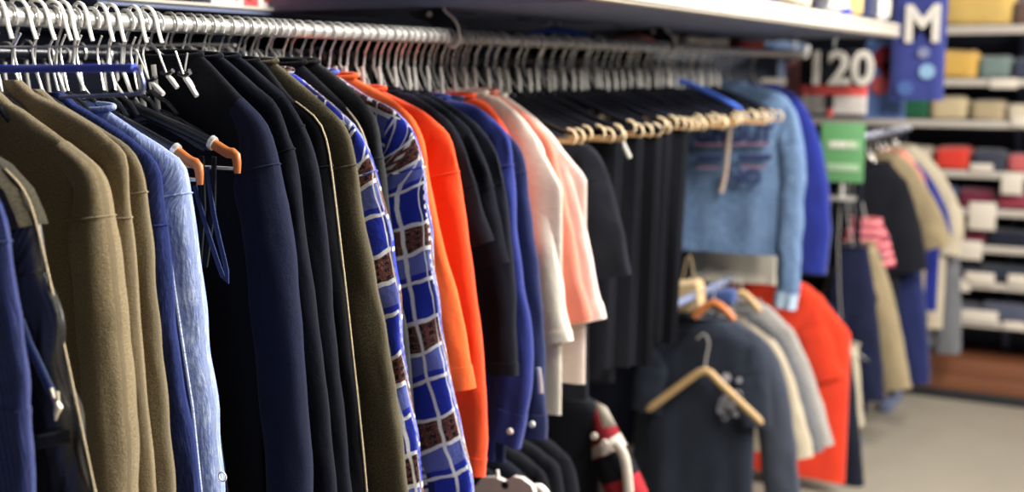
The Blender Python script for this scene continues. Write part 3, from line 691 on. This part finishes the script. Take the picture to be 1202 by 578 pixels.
for (x0, x1, yl, m, r_) in ((818, 848, 186, ink, .010), (866, 905, 185, ink, .010), (815, 850, 170, redink, .006), (860, 903, 169, redink, .006), (818, 846, 197, redink, .004), (870, 900, 196, redink, .004)):
    a, b_ = at(1, yy, x0, yl), at(1, yy, x1, yl); MB().tube([a, a.lerp(b_, .5), b_], r_, 6, flat=(.3, 1)).build('printed_stripe', m, ds)
a = [at(1, dsY-.045, *q) for q in ((858, 128), (855, 165), (851, 205), (846, 226))]
MB().tube(spline(a, 14)[0], .008, 8, flat=(.4, 1)).build('drawstring', fabric('beige_cord', (190, 168, 150)), ds)
garment('white_undershirt', 'white shirt showing its tail below the washed blue shirt', 'shirt', 3.86, white, [(.05, 1.49), (.12, 1.47), (.175, 1.43), (.18, 1.3), (.17, 1.2)], 2, .845, raw=True, group=G1, hanger='white shirt at the far end', ty=.014, left=True)
add('blue_sweatshirt', 'deep royal blue sweatshirt, last on the front rail', 'sweatshirt', 4.12, fabric('ultramarine_cotton', (24, 40, 132), (14, 24, 84)), [(900, 100), (921, 104), (936, 114), (950, 134), (964, 172), (973, 220), (975, 276), (970, 322)], 3, .93, wtop=.15, wend=.13, hanger='royal blue sweatshirt', ty=.03)

# ------------------------------------------------------------------ lower tier
LZ = .86
GL = 'clothes on the lower rail'
lowhk = dict(hr=.0026, mat=wood)
for i, Y in enumerate((2.02, 2.09, 2.15, 2.21, 2.27)):
    garment('dark_tee', ('black tee', 'navy tee', 'black tee', 'black tee', 'black tee', 'navy tee', 'black tee')[i]+' on the lower rail, '+('first', 'second', 'third', 'fourth', 'fifth', 'sixth', 'seventh')[i]+' from the near end', 'tee', Y, (blk, navyd, blk, blk, blk, navyd, slate)[i], [(.05, .77), (.12, .745), (.17, .71), (.19, .63), (.2, .53)], 2, .12, raw=True, rz=LZ, group=GL, ty=.02, wtop=.15, wend=.14, hanger=('first', 'second', 'third', 'fourth', 'fifth', 'sixth', 'seventh')[i]+' dark tee on the lower rail')
rj = garment('striped_jersey', 'red, white and black jersey on the lower rail', 'jersey', 2.42, blk, [(675, 462), (695, 470), (714, 486), (738, 530), (757, 575), (770, 640)], 2, .15, sleeve_mat=redjersey, rz=LZ, group=GL, ty=.028, wtop=.1, wend=.1, hanger='striped jersey on the lower rail')
cbag = [at(1, 2.385, *q) for q in ((722, 520), (730, 530), (735, 548), (738, 585), (736, 620))]
MB().tube(spline(cbag, 14)[0], .012, 10, flat=(.5, 1)).build('sleeve_stripe', white, rj)
for q in ((698, 512), (710, 520)):
    p_ = at(1, 2.385, *q); MB().tube([p_, p_+Vector((0, -.004, 0))], .008, 12).build('dot', white, rj)
a = at(1, 2.383, 708, 482)
patch(MB(), [at(1, 2.38, *q) for q in ((697, 470), (712, 478), (724, 500), (708, 503))], 4, .004, 0).build('shoulder_panel', white, rj)

bt = garment('black_tee', 'charcoal black tee with a white graphic and a loose wooden hanger on its front', 'tee', 3.56, fabric('faded_black_cotton', (38, 45, 58), (24, 29, 40), sheen=.04), [(828, 364), (844, 376), (866, 390), (893, 408), (902, 440), (906, 500)], 3, .16, rz=LZ, group=GL, ty=.03, wtop=.15, wend=.13, hanger='charcoal black tee', hanger_kw=dict(mat=wood), body_k=.96, folds=1.4)
gp = plain('white_print', (150, 150, 158), .8)
random.seed(3)
for k in range(14):
    q = (858+random.uniform(-13, 13), 466+random.uniform(-24, 24)); p_ = at(1, 3.512, *q)
    MB().tube([p_, p_+Vector((0, -.002, 0))], random.uniform(.008, .016), 7).build('printed_petal', gp, bt)
wh = thing('wooden_hanger', 'empty light wooden hanger hung against the charcoal black tee', 'hanger', at(1, 3.49, 826, 470))
q = [at(1, 3.49, *p) for p in ((759, 482), (785, 463), (808, 446), (822, 437), (832, 437), (845, 450), (870, 474), (895, 498))]
MB().tube(spline(q, 30)[0], [.006]+[.0115]*28+[.006], 10, flat=(.7, 1.1)).build('arms', wood, wh)
q = [at(1, 3.49, *p) for p in ((827, 438), (829, 420), (832, 402), (826, 392), (818, 398))]
MB().tube(spline(q, 16)[0], .003, 6).build('hook', dark_metal, wh)
garment('slate_tee', 'slate grey tee on the lower rail behind the charcoal black tee', 'tee', 3.7, slate, [(838, 362), (856, 372), (884, 388), (908, 412), (924, 455), (934, 520), (940, 590)], 2, .2, rz=LZ, group=GL, ty=.022, wtop=.13, wend=.12, hanger='slate grey tee', hanger_kw=dict(mat=wood))
garment('cream_tee', 'cream tee on the lower rail beside the slate tee', 'tee', 3.82, cream, [(840, 360), (862, 372), (886, 384), (912, 404), (930, 440), (944, 488), (955, 536)], 3, .28, rz=LZ, group=GL, ty=.02, wtop=.13, wend=.12, hanger='cream tee', hanger_kw=dict(mat=wood))
garment('grey_tee', 'mid grey tee on the lower rail between cream and pale grey tees', 'tee', 3.9, mdgrey, [(850, 356), (870, 364), (896, 376), (922, 398), (940, 436), (956, 486), (966, 530)], 3, .26, rz=LZ, group=GL, ty=.018, wtop=.12, wend=.12, hanger='mid grey tee', hanger_kw=dict(mat=wood))
garment('grey_tee', 'pale grey tee on the lower rail beside the orange tee', 'tee', 3.99, ltgrey, [(860, 346), (880, 350), (905, 362), (932, 390), (950, 428), (964, 470), (979, 522)], 3, .26, rz=LZ, group=GL, ty=.022, wtop=.13, wend=.12, hanger='pale grey tee', hanger_kw=dict(mat=wood))
garment('orange_tee', 'orange tee with short sleeve hanging on the lower rail', 'tee', 4.3, fabric('vermilion_cotton', (214, 58, 28), (176, 38, 16), .15, 600), [(905, 326), (925, 328), (946, 334), (967, 352), (981, 388), (990, 424), (995, 440)], 3, .2, rz=LZ, group=GL, ty=.035, wtop=.17, wend=.16, hanger='orange tee on the lower rail', edge=(993, 566))
garment('black_coat', 'black coat behind the orange tee on the lower rail', 'coat', 4.45, navyd, [(930, 338), (950, 340), (975, 358), (990, 380), (1001, 430), (1010, 520), (1016, 600)], 3, .12, rz=LZ, group=GL, ty=.03, hanger='black coat on the lower rail')
# cream card and loose wooden hangers above the lower clothes
p_ = [at(1, 3.5, *q) for q in ((790, 330), (826, 326), (829, 368), (792, 366))]
o = thing('canvas_bag', 'small cream canvas pouch hanging above the charcoal black tee', 'pouch', p_[2], GL)
patch(patch(MB(), p_, 8, .03, 0), p_, 8, -.03, 0).build('pouch', fabric('tan_canvas', (196, 170, 128)), o)
MB().tube(spline([p_[0].lerp(p_[1], .3), p_[0].lerp(p_[1], .5)+Vector((0, 0, .08)), p_[0].lerp(p_[1], .7)], 12)[0], .003, 6).build('cord', fabric('tan_cord', (150, 130, 100)), o)
for i, (pp, Y) in enumerate((((815, 372, 838, 356, 862, 376), 3.45), ((846, 364, 870, 344, 892, 366), 3.75))):
    q = [at(1, Y, pp[0], pp[1]), at(1, Y, (pp[0]+pp[2])/2, (pp[1]+pp[3])/2-3), at(1, Y, pp[2], pp[3]), at(1, Y, (pp[4]+pp[2])/2, (pp[5]+pp[3])/2-3), at(1, Y, pp[4], pp[5])]
    t = thing('wooden_hanger', ('brown wooden hanger at the neck of the charcoal black tee', 'tan wooden hanger at the neck of the cream tee')[i], 'hanger', q[0], 'wooden hangers on the lower rail')
    MB().tube(spline(q, 18)[0], .012, 10, flat=(.8, 1)).build('arms', (brown_wood, wood)[i], t)
    MB().tube([q[2], q[2]+Vector((0, 0, .04)), (0.0, Y, LZ+.015)], .0025, 6).build('hook', dark_metal, t)
o = thing('blue_scarf', 'crumpled blue scarf bunched among the wooden hangers', 'scarf', at(1, 3.62, 845, 352), GL)
sc_ = slab(*at(1, 3.62, 846, 358), .1, .05, .05, 5, 3); sc_.build('cloth', fabric('scarf_blue', (58, 78, 130)), o)
# white plastic hanger at the bottom edge
wpY = 1.92
t = thing('white_hanger', 'broad white plastic hanger with a round hole at the bottom edge', 'hanger', at(1, wpY, 600, 575), GL)
b = MB(); ol = [(556, 574), (566, 561), (582, 561), (592, 566), (602, 560), (612, 562), (624, 571), (630, 590), (628, 640), (616, 640), (612, 590), (600, 588), (590, 600), (560, 600)]
fr = [at(1, wpY-.006, *q) for q in ol]; bk = [p+Vector((0, .012, 0)) for p in fr]; n = len(ol)
b.add(fr+bk, [tuple(range(n)), tuple(range(2*n-1, n-1, -1))]+[(i, (i+1) % n, n+(i+1) % n, n+i) for i in range(n)]); b.build('plate', plain('aged_white_plastic', (190, 182, 176), .4), t)
p_ = at(1, wpY-.008, 593, 570); MB().tube([p_, p_+Vector((0, -.002, 0))], .0075, 16).build('hole', black_plastic, t)
MB().tube([at(1, wpY, *q) for q in ((584, 552), (585, 562))], .003, 8).build('peg', white_plastic, t)
t = thing('white_hanger', 'small white plastic hanger tip beside the broad one at the bottom edge', 'hanger', at(1, 2.0, 632, 580), GL)
MB().tube(spline([at(1, 2.0, *q) for q in ((622, 580), (632, 572), (642, 582), (648, 600))], 12)[0], .008, 10).build('tip', white_plastic, t)
for i, (px, lab) in enumerate((((694, 0), ''),)): pass

# ------------------------------------------------------------------ hanging display at the rack's far end
G4 = 'display tops at the end of the rack'
Y = 4.78; q0, q1 = at(1, Y, 940, 58), at(1, Y, 1017, 134)
t = thing('graphic_tee', 'black, red and grey tee printed 120 hung above the green sign', 'tee', ((q0.x+q1.x)/2, Y, q1.z), G4)
cx = (q0.x+q1.x)/2; w = q1.x-q0.x; zt, zb = q0.z, q1.z
def block(z0, z1, mat, nm, th=.03, par=None, ww=None, ccx=None, yy=None):
    return MB().box((ccx if ccx is not None else cx, yy or Y, (z0+z1)/2), (ww or w, th, z1-z0), .012).build(nm, mat, par)
H = zt-zb
def hang_tee(par, cx, Y, w, z0, z1, mat, nm='body', th=.022, shoulder=.12):
    rings = []
    for k in range(22):
        tt = k/21; z = z1+(z0-z1)*tt; ww = w/2*min(1, .55+tt/shoulder*.45) ; r = []
        for m in range(36):
            c_, s_ = se(2*math.pi*m/36, 3); x = ww*c_
            r.append((cx+x, Y+th*s_+.006*noise.noise(Vector((x*20, z*3, Y))), z))
        rings.append(r)
    return MB().loft(rings).build(nm, mat, par)
hang_tee(t, cx, Y, w, zb+H*.42, zt, blk)
hang_tee(t, cx, Y, w, zb+H*.28, zb+H*.45, fabric('red_cotton', (196, 74, 70)), 'red_band', .024, .001)
hang_tee(t, cx, Y, w, zb, zb+H*.30, fabric('pale_grey_cotton', (186, 178, 172)), 'grey_hem', .022, .001)
text_on('120', None, .18, (cx+.03, Y-.034, zt-H*.32), fabric('print_white', (226, 218, 206)), t, sx=1.0)
MB().tube([(cx, Y-.034, zb+H*.3), (cx, Y-.034, zb+H*.06)], .012, 8, flat=(.4, 1)).build('dark_tab', blk, t)
MB().tube([(cx, Y-.036, zb+.02), (cx, Y-.036, zb-.01)], .012, 8, flat=(.4, 1)).build('red_tab', fabric('red_cotton', (196, 74, 70)), t)
MB().tube([(cx, Y, zt-.01), (cx, Y, zt+.03), (cx+.01, Y, zt+.05), (cx, Y, zt+.06)], .003, 6).build('hook', chrome, t)
# blush strip left of it
q0, q1 = at(1, 4.84, 924, 72), at(1, 4.84, 941, 112)
t = thing('pink_scarf', 'pink and cream scarf hanging beside the tee printed 120', 'scarf', ((q0.x+q1.x)/2, 4.84, q1.z), G4)
hang_tee(t, (q0.x+q1.x)/2, 4.84, abs(q1.x-q0.x), q1.z, q0.z, fabric('pink_cloth', (226, 150, 142)), 'cloth', .014, .05)
Y = 5.1; q0, q1 = at(1, Y, 1016, 40), at(1, Y, 1062, 140)
t = thing('light_jersey', 'light blue jersey with dark red patches hung behind the tee printed 120', 'jersey', ((q0.x+q1.x)/2, Y, q1.z), G4)
cx = (q0.x+q1.x)/2; hang_tee(t, cx, Y, q1.x-q0.x, q1.z, q0.z, fabric('light_blue_jersey', (96, 124, 176), (60, 80, 130)))
for (px, r, c) in (((1040, 68), .05, (120, 22, 36)), ((1048, 82), .045, (130, 28, 40)), ((1034, 100), .04, (190, 84, 88))):
    p_ = at(1, Y-.03, *px); MB().tube([p_+Vector((0, .004, 0)), p_+Vector((0, -.004, 0))], r, 14).build('patch', fabric('patch_%d' % c[0], c), t)
Y = 4.98; q0, q1 = at(1, Y, 1050, -30), at(1, Y, 1107, 118)
t = thing('blue_jersey', 'purple blue jersey with a big white M beside the end of the overhanging shelf', 'jersey', ((q0.x+q1.x)/2, Y, q1.z), G4)
cx = (q0.x+q1.x)/2; hang_tee(t, cx, Y, q1.x-q0.x, q1.z, q0.z, fabric('purple_blue_mesh', (58, 66, 132), (34, 42, 98)))
p_ = at(1, Y-.034, 1083, 30); text_on('M', None, .2, p_, fabric('print_white', (226, 218, 206)), t, sx=.95)
for (px, r, c) in (((1084, 62), .022, (130, 134, 164)), ((1088, 84), .03, (140, 176, 206)), ((1062, 104), .03, (72, 98, 156))):
    p_ = at(1, Y-.03, *px); MB().tube([p_+Vector((0, .004, 0)), p_+Vector((0, -.004, 0))], r, 12).build('patch', fabric('patch_b%d' % c[0], c), t)

# thin arm carrying the display tops, bolted to the overhanging shelf's end
hung = [o for o in COL.objects if o.get('group') == G4]
ax_ = .2; MB().tube([(ax_, 4.45, 1.69), (ax_, 5.16, 1.69)], .006, 8).build('display_arm', black_plastic, dk_)
for o in hung:
    zt_ = max(v.co.z for ch in o.children for v in ch.data.vertices)+o.location.z
    ys_, xs_ = o.location.y, o.location.x
    if abs(xs_-ax_) > .01: MB().tube([(ax_, ys_, 1.69), (xs_, ys_, 1.69)], .004, 6).build('cross_arm', black_plastic, dk_)
    if zt_ < 1.685: MB().tube([(xs_, ys_, 1.692), (xs_, ys_, zt_-.006)], .002, 6).build('hanging_wire', chrome, o)

# green sign
Y = 4.6; q0, q1 = at(1, Y, 965, 144), at(1, Y, 1013, 215)
cx = (q0.x+q1.x)/2; sg = thing('green_sign', 'green sign card with two pale text bands on a stand', 'sign', (cx, Y, q1.z))
green = plain('sign_green', (84, 134, 86), .5)
MB().box((cx, Y, (q0.z+q1.z)/2), (q1.x-q0.x, .012, q0.z-q1.z), .004).build('card', green, sg)
palef = plain('sign_pale_green', (140, 164, 134), .5); inkw = plain('sign_white', (206, 196, 186), .6)
for (ya, yb) in ((165, 176), (192, 202)):
    a, b_ = at(1, Y-.008, 971, ya), at(1, Y-.008, 1008, yb)
    MB().box(((a.x+b_.x)/2, Y-.008, (a.z+b_.z)/2), (b_.x-a.x, .004, a.z-b_.z), .0015).build('text_band', palef, sg)
for k, x in enumerate((977, 982, 987, 991, 999)):
    p_ = at(1, Y-.011, x, 170); MB().box((p_.x, Y-.011, p_.z), (.011, .002, .02), .001).build('lettering', inkw, sg)
MB().tube([(cx, Y+.01, q1.z), (cx, Y+.01, q1.z-.06)], .01, 8).build('stem', dark_metal, sg)
MB().box((cx, Y+.02, q1.z-.065), (.1, .06, .015), .004).build('foot', dark_metal, sg)

# ------------------------------------------------------------------ far rack
FX = .2; FZ = 1.3
fr_ = thing('garment_rack', 'low steel rack of clothes between the green sign and the wall shelves', 'rack', (FX, 5.2, 0))
MB().tube([(FX, 4.6, FZ), (FX, 5.74, FZ)], .014, 10).build('rail', navy_steel, fr_)
for y in (4.79, 5.64): 
    MB().tube([(FX, y, FZ), (FX, y, .02)], .014, 10).build('upright', black_plastic, fr_); MB().box((FX, y, .02), (.05, .3, .04), .01).build('foot', navy_steel, fr_)
G5 = 'clothes on the low far rack'
def far(nm, lab, cat, Y, mat, sil, sh, hem, **k):
    k.setdefault('wtop', .14); k.setdefault('wend', .12); k.setdefault('hanger', lab.split(' on the ')[0].split(' at the ')[0].split(' hanging ')[0]+' on the far rack') 
    return garment(nm, lab, cat, Y, mat, sil, sh, hem, xc=FX, rz=FZ, group=G5, ty=.03, **k)
far('cream_shirt', 'cream shirt at the near end of the far rack beside the blue sweatshirt', 'shirt', 4.64, cream, [(960, 228), (975, 232), (988, 246), (997, 270), (1003, 330), (1008, 420), (1014, 500)], 3, .25)
far('navy_jacket', 'navy jacket on the far rack beside the cream shirt', 'jacket', 4.74, navyk, [(975, 228), (990, 234), (1008, 258), (1018, 285), (1028, 350), (1036, 430), (1038, 470)], 3, .2)
far('beige_coat', 'beige coat on the far rack beside the pink striped top', 'coat', 4.84, beige, [(970, 232), (983, 238), (1008, 258), (1032, 298), (1048, 345), (1060, 400), (1070, 455)], 2, .22)
far('striped_pullover', 'pink striped top on the far rack beside the big black tee', 'top', 4.95, pinkstripe, [(990, 228), (1005, 232), (1030, 252), (1043, 278), (1052, 312)], 3, .35, wtop=.16, wend=.16)
far('black_tee', 'big black tee on the far rack beside the beige shirt', 'tee', 5.08, blk, [(1005, 178), (1022, 180), (1046, 192), (1066, 216), (1080, 262), (1090, 316)], 3, .45, wtop=.2, wend=.19)
far('blue_trouser_suit', 'long deep blue dress hanging below the big black tee on the far rack', 'dress', 5.17, royal_d, [(1015, 184), (1028, 188), (1052, 204), (1070, 240), (1082, 320), (1090, 400), (1092, 450)], 3, .22)
far('beige_shirt', 'beige shirt on the far rack beside the salmon top', 'shirt', 5.26, beige, [(1030, 172), (1050, 176), (1074, 196), (1098, 236), (1110, 262), (1118, 285)], 3, .35, wtop=.14, wend=.13)
far('blouse', 'salmon pink top on the far rack beside the beige shirt', 'top', 5.37, pink, [(1030, 162), (1046, 168), (1068, 184), (1084, 208), (1094, 240), (1100, 262)], 3, .5)
far('blouse', 'bright blue top on the far rack beside the cream blouse', 'top', 5.48, fabric('ultramarine_cotton', (24, 40, 132)), [(1060, 186), (1078, 192), (1096, 214), (1113, 248), (1118, 275)], 3, .5)
far('cream_blouse', 'cream blouse at the far end of the far rack beside the wall shelves', 'blouse', 5.6, cream, [(1062, 168), (1080, 176), (1104, 200), (1122, 232), (1132, 262), (1128, 300)], 3, .4)
far('grey_skirt', 'grey dress at the very end of the far rack beside the shelf end', 'dress', 5.69, mdgrey, [(1070, 185), (1085, 192), (1106, 220), (1122, 260), (1128, 340), (1128, 415)], 3, .3)

# ------------------------------------------------------------------ wall shelves
SY = 5.88; wsh = thing('display_shelving', 'tall shelving with cream shelves on a brown wooden base along the back wall', 'shelving', (.9, SY, 0))
xs0, xs1 = -.55, 1.75
levels = []
pxs = (35, 97, 146, 205, 249, 292, 335, 380)
for i, py in enumerate(pxs):
    z = at(1, SY, 1150, py).z; levels.append(z)
    MB().box(((xs0+xs1)/2, SY+.16, z), (xs1-xs0, .32, .022), .004).build('shelf_board', plain('grey_enamel', (96, 94, 94), .5), wsh)
    MB().box(((xs0+xs1)/2, SY-.004, z), (xs1-xs0, .012, .04 if i == 0 else .034), .004).build('shelf_edge', plain('shelf_edge_enamel', (166, 158, 148), .5), wsh)
wb = wsh
bm_ = MB().box((.6, 6.06, .16), (2.4, .36, .08), .006); brd = NB('brown_plinth_wood'); tc = brd.new('ShaderNodeTexCoord'); nn = brd.noise(brd.scale(tc.outputs['Object'], (.6, 6, 6)), 9, 4)
brd.base(brd.mix(nn, lin((120, 72, 44)), lin((84, 48, 30)))); brd.set(Roughness=.5)
bm_.build('base_board', brd.m, wb); MB().box((.6, 6.0, .085), (2.4, .24, .07), .004).build('riser', brd.m, wb); MB().box((.6, 5.99, .025), (2.4, .22, .05), .004).build('kick_board', plain('black_kick', (20, 20, 24), .6), wb)
MB().box(((xs0+xs1)/2, 6.25, 1.2), (xs1-xs0, .02, 2.0), .002).build('back_board', plain('slate_board', (52, 56, 70), .7), wsh)
for x in (xs0, .62, xs1): MB().box((x, 6.22, 1.1), (.03, .04, 2.2), .003).build('upright', navy_steel, wsh)
G6 = 'folded clothes on the wall shelves'
def onshelf(i, x0, x1, y0, c, lab, nm='folded_garment', p=4):
    a, b_ = at(1, SY+.1, x0, 100), at(1, SY+.1, x1, 100); z = levels[i]+.011; h = at(1, SY+.1, (x0+x1)/2, y0).z-z
    folded(nm, lab, 'folded clothes', slab((a.x+b_.x)/2, SY+.13, z, (b_.x-a.x)*1.08, .22, max(.04, h), x0, p), c, G6)
YEL = 'yellow'
onshelf(0, 1104, 1184, -12, (206, 172, 98), 'large yellow folded blanket on the top wall shelf beside the purple jersey')
onshelf(0, 1187, 1215, 0, (104, 80, 72), 'brown folded garment on the top wall shelf beside the yellow blanket')
p_ = at(1, SY-.0, 1145, 4)
onshelf(1, 1101, 1148, 60, (206, 164, 82), 'yellow folded garment on the second wall shelf'); onshelf(1, 1150, 1186, 66, (112, 128, 124), 'grey green folded garment beside the yellow one on the second wall shelf'); onshelf(1, 1190, 1222, 70, (60, 64, 82), 'dark slate folded garment at the edge of the second wall shelf')
onshelf(2, 1060, 1093, 110, (28, 84, 56), 'dark green folded garment on the third wall shelf'); onshelf(2, 1096, 1138, 113, (190, 172, 136), 'cream folded garment beside the green one on the third wall shelf'); onshelf(2, 1143, 1182, 118, (172, 154, 122), 'beige folded garment on the third wall shelf'); onshelf(2, 1186, 1222, 122, (206, 192, 168), 'pale cream folded garment at the edge of the third wall shelf')
onshelf(3, 1060, 1098, 172, (186, 172, 150), 'oatmeal folded garment behind the far rack on the fourth wall shelf'); onshelf(3, 1104, 1143, 172, (206, 58, 44), 'bright red folded garment on the fourth wall shelf'); onshelf(3, 1148, 1186, 176, (54, 58, 72), 'slate folded garment beside the red one on the fourth wall shelf'); onshelf(3, 1190, 1222, 182, (190, 92, 92), 'rose folded garment at the edge of the fourth wall shelf')
onshelf(4, 1108, 1132, 218, (58, 70, 104), 'slate blue folded garment on the fifth wall shelf'); onshelf(4, 1135, 1176, 222, (104, 34, 54), 'burgundy folded garment on the fifth wall shelf'); onshelf(4, 1179, 1222, 226, (140, 54, 70), 'raspberry folded garment at the edge of the fifth wall shelf')
onshelf(5, 1114, 1168, 268, (98, 30, 46), 'wine red folded garment on the sixth wall shelf'); onshelf(5, 1172, 1222, 270, (24, 28, 44), 'black folded garment at the edge of the sixth wall shelf')
onshelf(6, 1118, 1160, 312, (34, 40, 58), 'dark navy folded garment on the seventh wall shelf'); onshelf(6, 1164, 1222, 312, (40, 46, 60), 'charcoal folded garment on the seventh wall shelf')
onshelf(7, 1120, 1166, 356, (62, 66, 80), 'grey folded garment on the lowest wall shelf'); onshelf(7, 1170, 1222, 356, (78, 82, 100), 'pale slate folded garment on the lowest wall shelf')
cardm = plain('tag_card', (190, 180, 166), .6)
for i, (x, y, w, h) in enumerate(((1153, 254, 30, 34), (1188, 216, 24, 26), (1138, 294, 28, 24), (1152, 197, 26, 10), (1178, 98, 32, 12), (1150, 327, 34, 16), (1194, 329, 22, 14), (1150, 372, 42, 18), (1190, 383, 24, 12), (1198, 143, 20, 12), (1128, 335, 20, 16))):
    a, b_ = at(1, SY-.02, x-w/2, y-h/2), at(1, SY-.02, x+w/2, y+h/2)
    o = thing('price_card', 'cream price card on a wall shelf edge, '+('largest, above the wine red garment', 'at the frame edge by the raspberry garment', 'over the wine red garment', 'below the slate garment', 'below the grey green garment', 'under the navy garment', 'at frame edge under the charcoal garment', 'wide one on the lowest shelf', 'at frame edge on the lowest shelf', 'at frame edge below the cream garment', 'nearest the far rack')[i], 'card', ((a.x+b_.x)/2, SY-.02, b_.z), 'price cards on the wall shelves')
    MB().box(((a.x+b_.x)/2, SY-.018, (a.z+b_.z)/2), (b_.x-a.x, .006, a.z-b_.z), .002).build('card', cardm, o)
    MB().box(((a.x+b_.x)/2, SY-.012, a.z-.004), ((b_.x-a.x)*.6, .012, .006), .001).build('clip', white_plastic, o)

# ------------------------------------------------------------------ room
def plane(name, vs, mat):
    me = bpy.data.meshes.new(name); me.from_pydata(vs, [], [(0, 1, 2, 3)]); me.materials.append(mat)
    o = bpy.data.objects.new(name, me); COL.objects.link(o); o['kind'] = 'structure'; return o
fb = NB('floor_vinyl'); tc = fb.new('ShaderNodeTexCoord'); n1 = fb.noise(tc.outputs['Object'], 3, 4); n2 = fb.noise(tc.outputs['Object'], 120, 2)
fb.base(fb.mix(fb.maprange(n2, .3, .7, 0, .35), fb.mix(fb.maprange(n1, .3, .7, 0, .5), lin((146, 138, 124)), lin((126, 119, 107))), lin((106, 100, 90)))); fb.set(Roughness=.45)
plane('floor', [(-4, -3, 0), (5, -3, 0), (5, 6.4, 0), (-4, 6.4, 0)], fb.m)
wm = plain('wall_paint', (84, 88, 100), .8)
plane('wall_back', [(-4, 6.4, 0), (5, 6.4, 0), (5, 6.4, 3.1), (-4, 6.4, 3.1)], wm)
plane('wall_left', [(-4, -3, 0), (-4, 6.4, 0), (-4, 6.4, 3.1), (-4, -3, 3.1)], wm)

# ------------------------------------------------------------------ light
def area(name, loc, rot, sx, sy, e, col=(1, .96, .9)):
    l = bpy.data.lights.new(name, 'AREA'); l.shape = 'RECTANGLE'; l.size = sx; l.size_y = sy; l.energy = e; l.color = col
    o = bpy.data.objects.new(name, l); COL.objects.link(o); o.location = loc; o.rotation_euler = rot; return o
area('ceiling_tube_light', (1.8, 2.6, 2.95), (0, math.radians(30), 0), .3, 2.0, 150)
area('ceiling_tube_light', (1.9, 5.2, 2.95), (0, math.radians(10), 0), .3, 1.6, 22)
area('ceiling_tube_light', (3.6, 2.9, 2.8), (0, math.radians(52), 0), .3, 2.6, 160)
W = bpy.data.worlds.new('world'); S.world = W; W.use_nodes = True
W.node_tree.nodes['Background'].inputs[0].default_value = (.86, .92, 1, 1); W.node_tree.nodes['Background'].inputs[1].default_value = .08
vs = S.view_settings; vs.view_transform = 'Standard'; vs.look = 'None'; vs.gamma = 1; vs.use_curve_mapping = False; vs.exposure = .64
